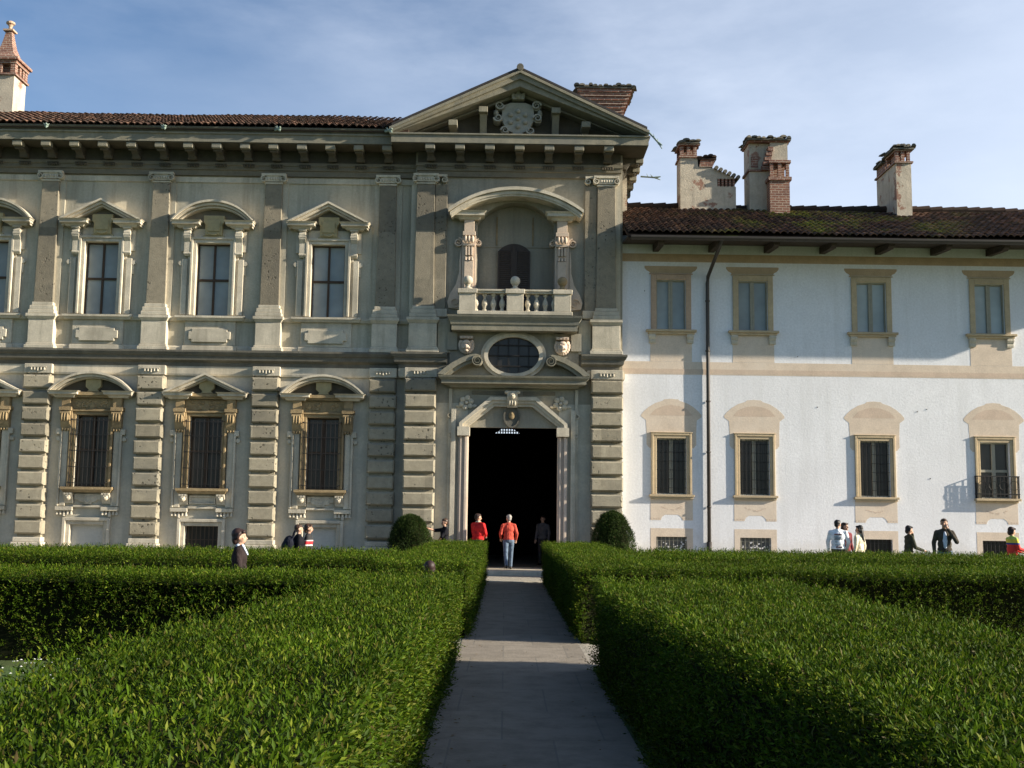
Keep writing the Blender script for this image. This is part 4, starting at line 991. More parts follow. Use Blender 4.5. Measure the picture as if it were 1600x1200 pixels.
cp = MB().add([(-30,14.75,.004),(-.4,14.75,.004),(-.4,13.45,.004),(30,13.45,.004),(30,15.85,.004),(1.2,15.85,.004),(1.2,16.9,.004),(-30,16.9,.004)], [(0,1,2,3,4,5,6,7)])
tag(cp.build('cross_path', 'gravel'), kind='structure')
sheet('path', -.58, 1.04, -8, 30.35, .008, 'slab')
tag(MB().box(-.62, 1.10, 30.36, 30.66, -.1, .03).build('kerb', 'trim', None, .01), kind='structure')

# ================================================================== FOLIAGE
def leaf_mesh(name, P, D, leaf, per, mats, core=None, spread=.85, seed=0, wl=.32):
    """P: shoot bases, D: shoot directions; 'per' leaves spiral up each shoot."""
    r = np.random.default_rng(seed); n = len(P)
    D = D/np.linalg.norm(D, axis=1, keepdims=True)
    a = np.cross(D, r.normal(size=(n, 3))); a /= np.linalg.norm(a, axis=1, keepdims=True); b = np.cross(D, a)
    sl = leaf*r.uniform(1.2, 3.0 if per > 5 else 2, n); V = []
    for k in range(per):
        t = (k+.6)/per; ang = k*2.4+r.uniform(-.5, .5, n); L = leaf*r.uniform(.45, 1.25, n)*(1.05-.35*t)
        perp = a*np.cos(ang)[:, None]+b*np.sin(ang)[:, None]
        ax = D*(.45+.5*t)+perp*spread*(1-.45*t)+r.normal(size=(n, 3))*.12; ax /= np.linalg.norm(ax, axis=1, keepdims=True)
        sd = np.cross(ax, D); sd /= np.linalg.norm(sd, axis=1, keepdims=True)+1e-9; nm = np.cross(sd, ax)
        B = P+D*(sl*t)[:, None]; w_ = (L*wl*.5)[:, None]; Lc = L[:, None]
        V.append(np.stack([B, B+ax*Lc*.45+sd*w_+nm*w_*.35, B+ax*Lc, B+ax*Lc*.45-sd*w_+nm*w_*.35], 1))
    V = np.concatenate(V).reshape(-1, 3); nl_ = len(V)//4
    idx = np.arange(nl_)[:, None]*4
    T = np.stack([idx+[0, 1, 2], idx+[0, 2, 3]], 1).reshape(-1)
    cv, cf = core if core else (np.zeros((0, 3)), np.zeros((0, 4), int))
    nv = len(V)+len(cv); loops = np.concatenate([T, (cf+len(V)).reshape(-1)]).astype(np.int32)
    starts = np.concatenate([np.arange(2*nl_)*3, 6*nl_+np.arange(len(cf))*4]).astype(np.int32)
    me = bpy.data.meshes.new(name); me.vertices.add(nv); me.loops.add(len(loops)); me.polygons.add(len(starts))
    me.vertices.foreach_set('co', np.concatenate([V, cv]).astype(np.float32).reshape(-1))
    me.loops.foreach_set('vertex_index', loops); me.polygons.foreach_set('loop_start', starts)
    mi = np.zeros(len(starts), np.int32); mi[2*nl_:] = 1; 
    for m in mats: me.materials.append(M[m])
    me.polygons.foreach_set('material_index', mi)
    me.update(calc_edges=True); me.validate()
    o = bpy.data.objects.new(name, me); COL.objects.link(o); return o

def wob(x, y, s, f):
    return (np.sin(x*f+s)+np.sin(y*f*1.3+2*s)+.6*np.sin((x+y)*f*2.1+3*s)+.5*np.sin((x-y)*f*3.7+s))/3.1

def hedge(label, x0, x1, y0, y1, h, leaf, dens, seed, side=None, group='clipped box hedges of the parterre', tall=0, lean=((0, 0), (1, 0))):
    """lean: (y, dx) pairs; how far the top of the left face stands off its foot."""
    r = np.random.default_rng(seed); side = side or {}
    Ps = []; Ds = []
    dx = lambda y: np.interp(y, [p[0] for p in lean], [p[1] for p in lean])
    def put(x, y, z, nx, ny, nz, tilt):
        n = len(x); d = np.stack([np.full(n, nx), np.full(n, ny), np.full(n, nz)], 1).astype(float)
        d += r.normal(size=(n, 3))*tilt; d[:, 2] += .25; Ps.append(np.stack([x, y, z], 1)); Ds.append(d)
    n = int((x1-x0)*(y1-y0)*dens); y = r.uniform(y0, y1, n); xl = x0+dx(y); x = xl+r.uniform(0, 1, n)*(x1-xl)
    e = np.minimum(np.minimum(x-xl, x1-x), np.minimum(y-y0, y1-y)); rd = (.10 if tall else .03)*np.clip(1-e/.14, 0, 1)**2
    g1, g2 = wob(x, y, seed+5, 8.5), wob(x, y, seed+9, 19)
    keep = (g1+.8*g2 > (-.75 if tall else -1.15))                                   # thin patches and gaps between shoots
    am = 1 if tall else .45; zt = h+am*(.045*wob(x, y, seed, 1.6)+.022*wob(x, y, seed+3, 7)+.018*g2)-rd-leaf*1.5
    put(x[keep], y[keep], (zt-r.uniform(0, 1, n)**1.4*leaf*3.2)[keep], 0, 0, 1, .5)
    for key, (fx, nrm) in {'l': (x0, -1), 'r': (x1, 1)}.items():
        k = int((y1-y0)*h*dens*side.get(key, .5)); y = r.uniform(y0, y1, k); z = h*r.uniform(0, 1, k)**.9
        xx = fx+nrm*(.05*wob(y, z*2, seed+7*nrm, 1.7)-leaf*1.2-r.uniform(0, leaf*2.4, k)-.015*np.clip(z/h-.8, 0, 1)*5)
        if key == 'l': xx += dx(y)*z/h
        q = wob(y*1.0, z, seed+2, 9) > -.6
        put(xx[q], y[q], np.clip(z, .03, h-leaf*1.5)[q], nrm*.8, 0, .35, .5)
    for key, (fy, nrm) in {'f': (y0, -1), 'b': (y1, 1)}.items():
        k = int((x1-x0)*h*dens*side.get(key, .5)); x = r.uniform(x0, x1, k); z = h*r.uniform(0, 1, k)**.9
        yy = fy+nrm*(.05*wob(x, z*2, seed+3*nrm, 1.7)-leaf*1.2-r.uniform(0, leaf*2.4, k))
        q = wob(x, z, seed+4, 9) > -.6
        put(x[q], yy[q], np.clip(z, .03, h-leaf*1.5)[q], 0, nrm*.8, .35, .5)
    if tall:                                                  # unclipped sprigs
        y = r.uniform(y0, y1, tall); xl = x0+dx(y); x = xl+r.uniform(0, 1, tall)**1.6*(x1-xl); put(x, y, np.full(tall, h-leaf)+r.uniform(0, .10, tall), 0, 0, 1, .15)
    q = leaf*2.0; am = 1 if tall else .45
    nx_, ny_ = max(2, int((x1-x0)/.4)), max(2, int((y1-y0)/.4))
    X, Y = np.meshgrid(np.linspace(0, 1, nx_), np.linspace(y0+q, y1-q, ny_)); XL = x0+q+dx(Y); X = XL+X*(x1-q-XL); Z = h-leaf*3.1+am*.045*wob(X, Y, seed, 1.6)
    cv = np.stack([X, Y, Z], 2).reshape(-1, 3); cb = cv.copy(); cb[:, 2] = 0; m_ = len(cv); g = np.arange(m_).reshape(ny_, nx_)
    cf = [np.stack([g[:-1, :-1], g[:-1, 1:], g[1:, 1:], g[1:, :-1]], 2).reshape(-1, 4)]
    for ed in (g[0, :], g[::-1, -1], g[-1, ::-1], g[:, 0]): cf.append(np.stack([ed[:-1], ed[1:], ed[1:]+m_, ed[:-1]+m_], 1))
    o = leaf_mesh('hedge', np.concatenate(Ps), np.concatenate(Ds), leaf, 6, ('leaf', 'twig'), (np.concatenate([cv, cb]), np.concatenate(cf)), seed=seed)
    tag(o, label, 'hedge', group); return o
hedge('nearest hedge left of the paved path, sunlit with loose upright shoots on top', -1.95, -.52, 1.2, 14.2, 1.06, .045, 1150, 1, {'l': .35, 'r': .75, 'f': .3, 'b': .6}, tall=420, lean=((1, -.28), (7, -.24), (9, .0), (13, .2)))
hedge('nearest hedge right of the paved path, its path side in deep shade', 1.0, 3.25, 1.2, 13.35, 1.06, .045, 1050, 2, {'l': .8, 'r': .35, 'f': .3, 'b': .6}, tall=320, lean=((2.5, .42), (4, .46), (5.5, .40), (7, .27), (10, .03)))
hedge('far hedge along the left edge of the path, reaching towards the doorway', -1.85, -.47, 16.4, 30.1, 1.09, .046, 880, 3, {'l': .35, 'r': .9, 'f': .9, 'b': .3})
hedge('far hedge along the right edge of the path, reaching towards the doorway', 1.0, 2.45, 15.9, 30.1, 1.09, .046, 880, 4, {'l': .9, 'r': .35, 'f': .9, 'b': .3})
hedge('shaded cross hedge in front of the walking woman, joining the left near hedge', -9.5, -1.9, 13.4, 14.7, 1.05, .046, 850, 5, {'f': 1.1, 'b': .5, 'l': .4, 'r': .4})
hedge('broad cross hedge behind the walking woman on the left lawn', -13.5, -1.87, 17.0, 20.8, 1.13, .052, 520, 6, {'f': 1.2, 'b': .5, 'l': .4, 'r': .4})
hedge('shaded cross hedge on the right lawn, directly beyond the near right hedge', 2.47, 11.5, 16.2, 18.3, 1.06, .048, 750, 7, {'f': 1.2, 'b': .5, 'l': .4, 'r': .4})
hedge('broad farther cross hedge on the right lawn, before the standing visitors', 2.47, 15.5, 20.0, 24.0, 1.10, .054, 470, 8, {'f': 1.2, 'b': .5, 'l': .4, 'r': .4})

def topiary(label, x, y, h, prof, seed):
    r = np.random.default_rng(seed); n = 9500
    t = r.uniform(0, 1, n); th = r.uniform(0, 2*PI, n); zz = [p[0] for p in prof]; rr = [p[1] for p in prof]
    t = np.interp(t, np.linspace(0, 1, len(zz)), zz); rad = np.interp(t, zz, rr)*(1+.06*np.sin(th*3+t*5)+.045*np.sin(th*7-t*9)+.04*np.sin(th*2+t*14))-r.uniform(0, .13, n)
    P = np.stack([rad*np.cos(th), rad*np.sin(th), t*h], 1); D = np.stack([np.cos(th)*.7, np.sin(th)*.7, np.full(n, .9)], 1)+r.normal(size=(n, 3))*.3
    mb = MB().lathe(0, 0, [(max(.02, b-.12), a*h) for a, b in prof], 14)
    cv = np.array(mb.v); cf = np.array([f for f in mb.f if len(f) == 4])
    o = leaf_mesh('topiary_shrub', P, D, .055, 5, ('leaf2', 'twig'), (cv, cf), spread=.5, seed=seed, wl=.3)
    o.location = (x, y, 0); tag(o, label, 'shrub', 'clipped evergreens flanking the doorway')
    t_ = MB().tube([(0,0,0), (.01,.01,.35)], [.05, .04], 8).build('trunk', 'gut', o); return o
topiary('rounded dark evergreen bush clipped like an egg left of the doorway', -2.76, 33.2, 1.70, [(.03,.42),(.15,.55),(.35,.61),(.55,.60),(.72,.54),(.86,.42),(.95,.27),(1,.06)], 21)
topiary('taller pointed dark evergreen bush clipped like a cone right of the doorway', 3.16, 33.2, 1.88, [(.03,.50),(.15,.59),(.32,.61),(.5,.61),(.68,.56),(.83,.45),(.94,.29),(1,.06)], 22)
fl = MB(); rr = random.Random(8)
for k in range(260):
    y = 3+26*rr.random()**1.3; e = rr.random()**2*.35; x = (-.56+e) if rr.random() < .5 else (1.02-e)
    if rr.random() < .15: x = rr.uniform(-.5, .95)
    a = rr.uniform(0, 6.28); l_ = rr.uniform(.015, .03); c_, s_ = math.cos(a)*l_, math.sin(a)*l_; z = .014+rr.uniform(0, .006)
    fl.add([(x-c_, y-s_, z), (x+s_*.4, y-c_*.4, z+.004), (x+c_, y+s_, z+.003), (x-s_*.4, y+c_*.4, z)], [(0, 1, 2), (0, 2, 3)])
M['litter'] = plain('dry_leaf_litter', (.16, .11, .05), .8, .1, .5, 6)
tag(fl.build('fallen_leaves', 'litter', fix=False), 'dry leaf litter scattered along the edges of the paved path', 'leaves', kind='stuff')
d = MB(); rr = random.Random(4)
for k in range(150):
    x, y = rr.uniform(-6.4, -2.6), rr.uniform(11.6, 13.2); z = rr.uniform(.05, .09); s_ = .018
    d.add([(x+s_*math.cos(a), y+s_*math.sin(a), z) for a in (0, 1.05, 2.1, 3.14, 4.19, 5.24)]+[(x, y, z+.008)], [(i, (i+1) % 6, 6) for i in range(6)])
M['petal'] = plain('white_petals', (.75, .75, .72), .7)
tag(d.build('daisies', 'petal', fix=False), 'small white daisies scattered on the lawn', 'flowers', kind='stuff')
# ================================================================== PEOPLE
M['skin'] = plain('skin', (.50, .30, .21), .55, .3, .06)
M['skin_dim'] = plain('tanned_skin', (.38, .22, .15), .55, .3, .06)
def cloth(name, c, var=.28):
    m = plain(name, c, .9, .1, var, 9); t = m.node_tree; b = t.nodes['Principled BSDF']
    bp = N(t, 'ShaderNodeBump'); bp.inputs['Strength'].default_value = .8; bp.inputs['Distance'].default_value = .05
    t.links.new(noise(t, mpos(t, (1, 1, .6)), 11, 3), bp.inputs['Height']); t.links.new(bp.outputs[0], b.inputs['Normal']); return m
CL = {k: cloth(k+'_cloth', c) for k, c in dict(darkbrown=(.030,.022,.022), shirtblue=(.52,.58,.70), black=(.012,.012,.016), navy=(.018,.02,.03), red=(.62,.03,.03), coral=(.46,.075,.05),
      denim=(.11,.15,.21), white=(.70,.74,.80), cream=(.66,.60,.44), maroon=(.16,.045,.05), olive=(.05,.052,.036), khaki=(.17,.155,.10), drab=(.06,.052,.042), grey=(.10,.10,.11), trouser=(.04,.04,.045)).items()}
HR = {k: plain(k+'_hair', c, .55, .35, .3, 40) for k, c in dict(darkbrown=(.028,.014,.012), black=(.010,.009,.010), brown=(.05,.028,.018), grey=(.30,.28,.26)).items()}
M['shoe'] = plain('dark_leather', (.02, .016, .014), .5, .4)
def bands(name, stops):
    m, nt, b = nodes(name); tc = nt.nodes.new('ShaderNodeTexCoord'); sx = nt.nodes.new('ShaderNodeSeparateXYZ'); nt.links.new(tc.outputs['Object'], sx.inputs[0])
    f = ramp(nt, sx.outputs[2], 0, 2); cr = nt.nodes.new('ShaderNodeValToRGB'); cr.color_ramp.interpolation = 'CONSTANT'; nt.links.new(f, cr.inputs[0])
    e = cr.color_ramp.elements; e[0].color = (*stops[0][1], 1); e[0].position = 0; e.remove(e[1])
    for z, c in stops[1:]: x = e.new(z/2); x.color = (*c, 1)
    nt.links.new(cr.outputs[0], b.inputs['Base Color']); b.inputs['Roughness'].default_value = .9; return m
CL['stripe'] = bands('red_striped_dark_cloth', [(0, (.02,.02,.022)), (1.015, (.6,.56,.52)), (1.04, (.42,.02,.03)), (1.12, (.6,.56,.52)), (1.145, (.02,.02,.022))])
CL['multi'] = bands('multicoloured_cloth', [(0, (.55,.035,.03)), (1.16, (.03,.04,.22)), (1.21, (.60,.50,.06)), (1.30, (.36,.48,.10)), (1.40, (.62,.55,.12))])

class Blob:
    """Union of tapered capsules and ellipsoids, remeshed into one continuous surface."""
    def __init__(s): s.mb = MB(); s.grp = None
    def cap(s, p, q, r0, r1, n=12, flat=1.0):
        p, q = Vector(p), Vector(q); t = (q-p).normalized(); L = (q-p).length
        a = t.cross(Vector((0,0,1)) if abs(t.z) < .9 else Vector((0,1,0))).normalized(); b = t.cross(a)
        rings = [(-r0*math.cos(u), r0*math.sin(u)) for u in (.12, .55, 1.05, PI/2)]+[(L+r1*math.cos(u), r1*math.sin(u)) for u in (PI/2, 1.05, .55, .12)]
        vs = [p+t*d+a*(r*math.cos(2*PI*i/n))+b*(r*flat*math.sin(2*PI*i/n)) for d, r in rings for i in range(n)]; k = len(rings)
        fs = [(j*n+i, j*n+(i+1)%n, (j+1)*n+(i+1)%n, (j+1)*n+i) for j in range(k-1) for i in range(n)]+[tuple(range(n))[::-1], tuple((k-1)*n+i for i in range(n))]
        s.mb.add(vs, fs); return s
    def ell(s, c, r, n=16, m=10): s.mb.ell(c, r, n, m); return s
    def mark(s): return len(s.mb.v)
    def rot(s, start, piv, yaw, pitch=0):
        R = Matrix.Rotation(yaw, 3, 'Z') @ Matrix.Rotation(pitch, 3, 'X'); piv = Vector(piv)
        s.mb.v[start:] = [tuple(R @ (Vector(v)-piv)+piv) for v in s.mb.v[start:]]
    def done(s, name, mat, parent, scale, voxel, it=3):
        me = bpy.data.meshes.new(name); me.from_pydata([(x*scale, y*scale, z*scale) for x, y, z in s.mb.v], [], s.mb.f)
        bm = bmesh.new(); bm.from_mesh(me); bmesh.ops.recalc_face_normals(bm, faces=bm.faces); bm.to_mesh(me); bm.free()
        o = bpy.data.objects.new(name, me); COL.objects.link(o)
        r = o.modifiers.new('r', 'REMESH'); r.mode = 'VOXEL'; r.voxel_size = voxel
        sm = o.modifiers.new('s', 'SMOOTH'); sm.factor = .5; sm.iterations = it
        bpy.context.view_layer.update()
        me2 = bpy.data.meshes.new_from_object(o.evaluated_get(bpy.context.evaluated_depsgraph_get()))
        me2.name = name; o.modifiers.clear(); o.data = me2; bpy.data.meshes.remove(me)
        me2.materials.clear(); me2.materials.append(M[mat] if isinstance(mat, str) else mat); me2.shade_smooth()
        if parent: o.parent = parent
        return o

def person(label, X, Y, h, rz, top, pants, hair, style='short', z=0, aL=None, aR=None, head=(0, 0), sleeve=1.0, skin='skin', walk=0, lean=0, fat=1.0, hs=1.0, collar=None, open_=None, group=None):
    """Local frame: faces +Y, right hand at +X. aL/aR = (elbow, wrist)."""
    s = h/1.74
    aL = aL or ((-.235, -.03, 1.13), (-.245, .06, .90)); aR = aR or ((.235, -.03, 1.13), (.245, .06, .90))
    sh = {-1: Vector((-.178*fat, 0, 1.385)), 1: Vector((.178*fat, 0, 1.385))}
    B = Blob()
    # torso, neck
    B.ell((0, 0, 1.28), (.165*fat, .10*fat, .17)); B.ell((0, .005, 1.08), (.145*fat, .10*fat, .15)); B.ell((0, -.01, .93), (.165*fat, .115*fat, .12))
    B.cap((0, -.01, 1.40), (0, .005, 1.53), .058, .052)
    for sg in (-1, 1): B.cap((0, -.005, 1.45), (sg*.15*fat, 0, 1.39), .05, .05)
    legs = {}
    for sg in (-1, 1):
        st = walk*sg
        hip, knee, ank = Vector((sg*.09, 0, .90)), Vector((sg*.095, st*.12+.02, .49)), Vector((sg*.095, st*.22 - (.06 if st < 0 else 0), .09+(.05 if st < 0 else 0)))
        toe = ank+Vector((sg*.02, .15, -.05 if st >= 0 else -.07)); legs[sg] = (hip, knee, ank, toe)
        B.cap(hip, knee, .082, .054); B.cap(knee, ank, .056, .036); B.cap(ank+Vector((0,-.03,-.03)), toe, .04, .028)
        e, w_ = (Vector(p) for p in (aR if sg > 0 else aL))
        B.cap(sh[sg], e, .047, .039); B.cap(e, w_, .039, .026)
        d = (w_-e).normalized(); sd = d.cross(Vector((0,0,1)) if abs(d.z) < .8 else Vector((0,1,0))).normalized(); nm = d.cross(sd)
        palm = w_+d*.075; B.cap(w_, palm, .026, .030, 10)
        for k, (o, L) in enumerate(((-.033, .055), (-.011, .070), (.011, .075), (.032, .065))):
            b0_ = palm+sd*o; m1 = b0_+d*L*.55+nm*.008; B.cap(b0_, m1, .0095, .009, 8); B.cap(m1, m1+d*L*.40+nm*.022, .009, .0075, 8)
        tb = w_+d*.03+sd*.03*(-1 if sg > 0 else 1); B.cap(tb, tb+d*.035+sd*.03*(-1 if sg > 0 else 1), .011, .010, 8); B.cap(tb+d*.035+sd*.03*(-1 if sg > 0 else 1), tb+d*.07+sd*.035*(-1 if sg > 0 else 1)+nm*.01, .010, .008, 8)
    k0 = B.mark()
    B.ell((0, -.012, 1.635), (.075*hs, .094*hs, .092*hs)); B.ell((0, .03, 1.57), (.056*hs, .062*hs, .068*hs)); B.ell((0, .045, 1.535), (.036, .04, .028))
    B.cap((0, .082, 1.625), (0, .108, 1.585), .011, .017, 8); B.ell((0, .075, 1.645), (.055, .018, .012)); B.cap((-.02, .084, 1.553), (.02, .084, 1.553), .010, .010, 8); B.cap((-.018, .083, 1.541), (.018, .083, 1.541), .009, .009, 8)
    for sg in (-1, 1): B.ell((sg*.077*hs, -.005, 1.605), (.012, .026, .034)); B.ell((sg*.04, .055, 1.59), (.024, .025, .022))
    B.rot(k0, (0, 0, 1.51), *head)
    body = B.done('person', skin, None, s, .0105)
    # clothing
    bb = 1.0
    T = Blob(); T.ell((0, 0, 1.28), (.185*fat, .125*fat, .175)); T.ell((0, .0, 1.10), (.170*fat, .128*fat, .17)); T.ell((0, -.005, .965), (.180*fat, .135*fat, .115)); T.cap((0, -.01, 1.42), (0, 0, 1.455), .085, .066)
    for sg in (-1, 1): T.cap((0, -.005, 1.44), (sg*.155*fat, 0, 1.385), .062, .064)
    for sg in (-1, 1):
        e, w_ = (Vector(p) for p in (aR if sg > 0 else aL))
        T.cap(sh[sg], e, .068, .056)
        if sleeve > .5: T.cap(e, e+(w_-e)*.97, .056, .042)
    T.done('top', CL[top], body, s, .013, 2)
    if collar:
        c = Blob(); c.cap((-.05, .045, 1.485), (-.02, .125, 1.34), .020, .016); c.cap((.05, .045, 1.485), (.02, .125, 1.34), .020, .016); c.cap((-.045, -.025, 1.475), (.045, -.025, 1.475), .036, .036); c.done('collar', CL[collar], body, s, .010, 2)
    if open_:
        c = Blob(); c.ell((0, .085, 1.18), (.062, .06, .24)); c.done('shirt_front', CL[open_], body, s, .012, 2)
    Pn = Blob(); Pn.ell((0, -.012, .93), (.172*fat, .125*fat, .12))
    F = Blob()
    for sg in (-1, 1):
        hip, knee, ank, toe = legs[sg]
        Pn.cap(hip, knee, .097, .072); Pn.cap(knee, ank+Vector((0,0,.0)), .072, .056)
        F.cap(ank+Vector((0,-.045,-.045)), toe+Vector((0,.02,0)), .045, .036); F.cap(ank+Vector((0,-.03,-.03)), ank, .045, .045)
    Pn.done('trousers', CL[pants], body, s, .013, 2); F.done('shoes', 'shoe', body, s, .011, 2)
    Hh = Blob(); k0 = Hh.mark(); q = hs
    Hh.ell((0, -.034, 1.655), (.083*q, .088*q, .088*q)); Hh.ell((0, .005, 1.688), (.076*q, .085*q, .050*q)); Hh.ell((0, -.065, 1.60), (.066*q, .05, .07))
    for sg in (-1, 1): Hh.cap((sg*.073*q, .0, 1.68), (sg*.075*q, -.02, 1.62), .018, .012, 8)
    if style in ('bob', 'long', 'full'):
        Hh.ell((0, -.036, 1.66), (.093*q, .093*q, .093*q))
        for sg in (-1, 1): Hh.cap((sg*.078*q, -.01, 1.66), (sg*.078*q, -.03, 1.56 if style != 'full' else 1.60), .032, .030)
        Hh.ell((0, -.075, 1.58), (.085*q, .05, .09)); Hh.cap((-.05, .065, 1.70), (.055, .06, 1.69), .028, .028)
    Hh.rot(k0, (0, 0, 1.51), *head)
    if style == 'long':
        k1 = Hh.mark(); Hh.cap((0, -.09, 1.58), (.0, -.135, 1.33), .075, .045, 12, .55); Hh.cap((.04, -.09, 1.5), (.05, -.14, 1.26), .05, .03, 12, .6); Hh.rot(k1, (0, 0, 1.51), head[0]*.5, 0)
    Hh.done('hair', HR[hair], body, s, .010, 2)
    ey = MB(); k0 = 0
    for sg in (-1, 1): ey.ell((sg*.031, .076, 1.612), (.013, .010, .008), 8, 6)
    R = Matrix.Rotation(head[0], 3, 'Z') @ Matrix.Rotation(head[1], 3, 'X'); pv = Vector((0, 0, 1.51))
    ey.v = [tuple((R @ (Vector(v)-pv)+pv)*s) for v in ey.v]; ey.build('eyes', HR['black'], body, smooth=True)
    body.location = (X, Y, z); body.rotation_euler = (lean, 0, rz)
    if group: body['group'] = group
    tag(body, label, 'person'); return body, s

R90 = -PI/2                                                  # facing right (+X)
p, s = person('woman in dark suit jacket and pale blue shirt walking between the hedges', -3.68, 15.8, 1.53, R90+.12, 'darkbrown', 'trouser', 'darkbrown', 'full', walk=.8, collar='shirtblue', head=(.0, .03),
       aR=((.22, .02, 1.14), (.20, .22, .98)), aL=((-.22, -.06, 1.13), (-.2, .12, .95)), hs=1.06)
p, s = person('man all in black with a dark bag on his back, near left basement window', -4.72, 26.0, 1.51, R90+.25, 'black', 'trouser', 'brown', 'short', sleeve=.3, walk=.6, fat=1.3, aR=((.23, -.02, 1.13), (.24, .08, .90)))
bk = Blob(); bk.ell((0, 0, 0), (.19, .15, .20)); bk.ell((0, -.08, -.06), (.16, .11, .14)); bk.cap((-.12, .05, .1), (-.13, .12, .32), .025, .022); bk.cap((.12, .05, .1), (.13, .12, .32), .025, .022); bk = bk.done('shoulder_bag', CL['navy'], None, 1, .02, 2)
bk.location = (-4.90, 25.90, 1.06); bk.rotation_euler = (0, 0, R90+.25); tag(bk, 'dark bulky bag slung on the back of the man in black', 'bag')
person('companion in dark top with red and white stripe beside man in black', -4.56, 26.4, 1.52, R90, 'stripe', 'khaki', 'brown', 'full', walk=.5)
person('child whose brown hair alone rises above the hedge, left of the path', -1.02, 15.45, 1.12, .3, 'grey', 'trouser', 'darkbrown', 'bob', hs=1.3)
person('man in black t-shirt stretching one arm to the wall left of the doorway', -1.80, 33.85, 1.67, PI*.62, 'black', 'trouser', 'brown', 'short', sleeve=.3, aL=((-.22, .16, 1.18), (-.05, .22, 1.05)), aR=((.20, .24, 1.36), (.10, .50, 1.42)), skin='skin_dim', head=(.1, 0))
person('person in bright red jacket standing in front of the left door jamb', -.80, 33.95, 1.68, -.75, 'red', 'trouser', 'darkbrown', 'short', z=.15, fat=1.25, aL=((-.26, .06, 1.12), (-.08, .24, 1.06)), aR=((.27, .06, 1.12), (.10, .24, 1.04)), head=(-.35, 0), collar='cream')
person('grey haired man in coral shirt and blue jeans walking into the dark doorway', .12, 34.55, 1.66, .12, 'coral', 'denim', 'grey', 'short', z=.15, walk=.9, fat=1.0, aL=((-.26, -.03, 1.13), (-.23, .14, .98)), aR=((.26, -.03, 1.13), (.25, .12, .95)), head=(.25, 0))
person('dim figure in grey standing inside the dark doorway', 1.27, 37.8, 1.65, PI-.4, 'grey', 'trouser', 'darkbrown', 'short', z=.148)
p, s = person('man in white long sleeved top with printed back, seen from behind', 9.42, 32.0, 1.78, -.25, 'white', 'trouser', 'black', 'short', fat=1.12, head=(-.55, 0), aL=((-.27, .02, 1.13), (-.26, .10, .90)), aR=((.28, .02, 1.13), (.23, .14, .93)))
rr = random.Random(3); pr = MB()
def backprint(mb, x0, x1, z, hgt):
    x = x0
    while x < x1:
        w_ = rr.uniform(.012, .03); y = -.128*1.12*math.sqrt(max(.1, 1-(x/.21)**2))-.012
        mb.box(x, min(x+w_, x1), y-.004, y+.03, z-hgt/2, z+hgt/2); x += w_+rr.uniform(.004, .012)
backprint(pr, -.10, .10, 1.335, .035); backprint(pr, -.06, .10, .99, .04)
pr.xf(lambda a, b_, c: (a*s, b_*s, c*s)); pr.build('red_print', CL['maroon'], p)
pr = MB()
for z in (1.27, 1.235, 1.20): backprint(pr, -.10, .09, z, .016)
backprint(pr, -.07, -.02, 1.13, .02); backprint(pr, -.09, .06, 1.05, .014)
pr.xf(lambda a, b_, c: (a*s, b_*s, c*s)); pr.build('blue_print', CL['denim'], p)
person('dark haired woman in maroon top between the white shirted man and the long haired woman', 9.80, 32.55, 1.70, PI+.5, 'maroon', 'trouser', 'darkbrown', 'bob', head=(.2, .1))
person('woman with long black hair and cream jacket, her back to the garden', 10.02, 32.0, 1.63, .75, 'cream', 'trouser', 'black', 'long', aL=((-.24, -.02, 1.12), (-.23, .05, .88)), aR=((.25, -.03, 1.12), (.27, .02, .86)), head=(.35, 0))
person('person in dark olive hooded jacket holding a hand to the face', 11.36, 32.0, 1.64, R90+.1, 'olive', 'khaki', 'black', 'full', aL=((-.18, .22, 1.22), (-.06, .13, 1.50)), aR=((.22, .10, 1.10), (.14, .40, 1.03)), lean=-.06)
person('tall man in open drab jacket over pale blue shirt raising a hand to his mouth', 11.66, 30.0, 1.85, PI-.25, 'drab', 'denim', 'brown', 'short', open_='shirtblue', skin='skin_dim', aL=((-.27, .14, 1.16), (-.07, .17, 1.47)), aR=((.25, -.04, 1.13), (.25, .04, .90)), head=(-.15, .05))
person('dark haired woman in yellow, blue and red top at the right edge', 13.90, 31.0, 1.64, R90+.15, 'multi', 'trouser', 'darkbrown', 'bob', aR=((.23, .06, 1.12), (.20, .34, 1.04)), aL=((-.22, .08, 1.12), (-.15, .36, 1.02)), fat=1.08, head=(0, -.1))

# ================================================================== CAMERA, SKY, SUN
F_, ROLL, YAW, PITCH = 1756/1600*36, .013, .0047, math.atan(207/1756)
cam = bpy.data.cameras.new('camera'); co = bpy.data.objects.new('camera', cam); COL.objects.link(co); S.camera = co
cam.lens = F_; cam.sensor_width = 36; cam.clip_end = 3000; cam.clip_start = .05
fw = Vector((math.sin(YAW)*math.cos(PITCH), math.cos(YAW)*math.cos(PITCH), math.sin(PITCH))); r0 = Vector((math.cos(YAW), -math.sin(YAW), 0)); u0 = r0.cross(fw)
rt = r0*math.cos(ROLL)+u0*math.sin(ROLL); up = rt.cross(fw)
mw = Matrix((rt, up, -fw)).transposed().to_4x4(); mw.translation = (0, 0, 1.75); co.matrix_world = mw

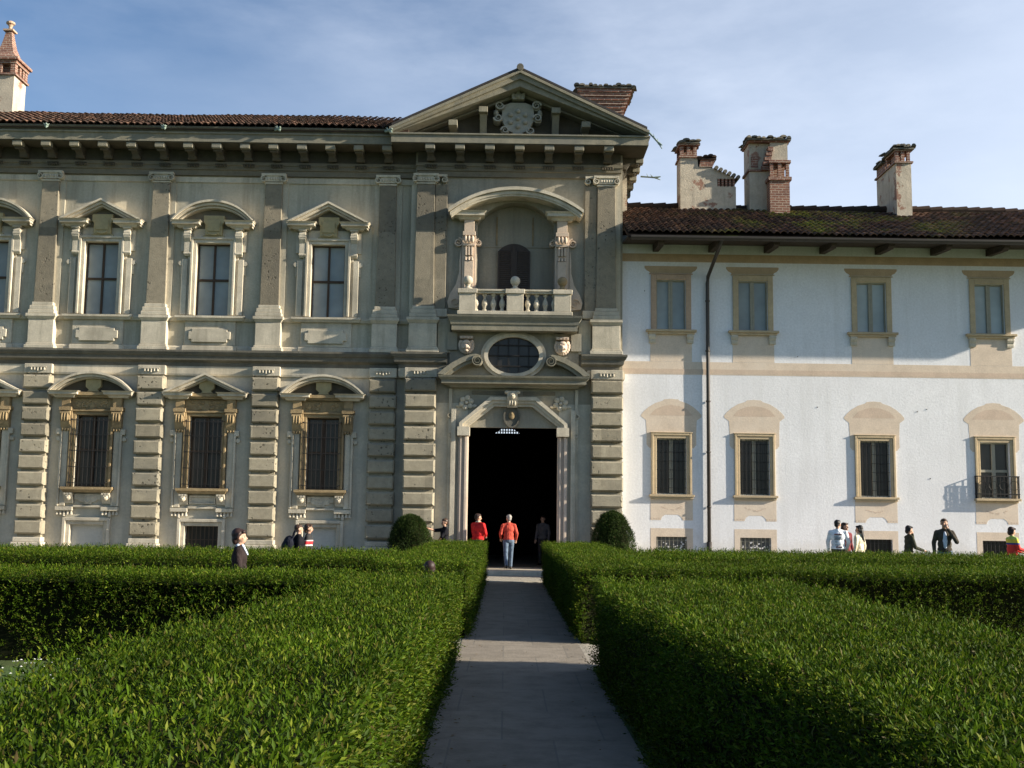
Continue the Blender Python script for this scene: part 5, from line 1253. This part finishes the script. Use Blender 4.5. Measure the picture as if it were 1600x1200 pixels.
EL, GZ = math.radians(19.5), math.radians(SUN_GRAZE)
to_sun = Vector((math.cos(EL)*math.cos(GZ), -math.cos(EL)*math.sin(GZ), math.sin(EL)))
sl = bpy.data.lights.new('sun', 'SUN'); sl.energy = SUN_E; sl.angle = math.radians(.53); sl.color = (1, .895, .73)
so = bpy.data.objects.new('sun', sl); COL.objects.link(so); so.rotation_euler = to_sun.to_track_quat('Z', 'Y').to_euler(); so.location = (30, -10, 25)
W = bpy.data.worlds.new('World'); S.world = W; W.use_nodes = True; nt = W.node_tree
bg = nt.nodes['Background']; sk = nt.nodes.new('ShaderNodeTexSky'); sk.sky_type = 'NISHITA'; sk.sun_disc = False
sk.sun_elevation = EL; sk.sun_rotation = math.atan2(to_sun.x, to_sun.y); sk.air_density = 1.0; sk.dust_density = .6; sk.ozone_density = 4.0
tc = nt.nodes.new('ShaderNodeTexCoord')
mp = nt.nodes.new('ShaderNodeMapping'); mp.inputs['Scale'].default_value = (1.6, 1.0, 4.5); mp.inputs['Rotation'].default_value = (0, math.radians(14), 0); mp.inputs['Location'].default_value = (.35, 0, .2)
nt.links.new(tc.outputs['Generated'], mp.inputs[0])
n1 = noise(nt, mp.outputs[0], 2.1, 9, .58); n2 = noise(nt, mp.outputs[0], .9, 4, .5)
sx = nt.nodes.new('ShaderNodeSeparateXYZ'); nt.links.new(tc.outputs['Generated'], sx.inputs[0])
hz = ramp(nt, sx.outputs[2], .16, .50, .42, .0); rx = ramp(nt, sx.outputs[0], -.40, .40, -.22, .36); ny = ramp(nt, sx.outputs[1], -.1, .6, .12, 1)
ad = nt.nodes.new('ShaderNodeMath'); ad.operation = 'MULTIPLY_ADD'; nt.links.new(ramp(nt, n1, .38, .78, 0, .5), ad.inputs[0]); nt.links.new(ramp(nt, n2, .38, .62, .25, 1), ad.inputs[1]); nt.links.new(hz, ad.inputs[2])
a2 = nt.nodes.new('ShaderNodeMath'); a2.operation = 'ADD'; a2.use_clamp = True; nt.links.new(ad.outputs[0], a2.inputs[0]); nt.links.new(rx, a2.inputs[1])
a3 = nt.nodes.new('ShaderNodeMath'); a3.operation = 'MULTIPLY'; nt.links.new(a2.outputs[0], a3.inputs[0]); nt.links.new(ny, a3.inputs[1])
nt.links.new(mixc(nt, a3.outputs[0], sk.outputs[0], CLOUD), bg.inputs['Color']); bg.inputs['Strength'].default_value = SKY
S.view_settings.view_transform = 'Standard'; S.view_settings.look = 'None'; S.view_settings.gamma = 1; S.view_settings.exposure = EXPO
S.cycles.max_bounces = 6; S.cycles.diffuse_bounces = 3; S.cycles.glossy_bounces = 2; S.cycles.transmission_bounces = 3; S.cycles.use_denoising = True
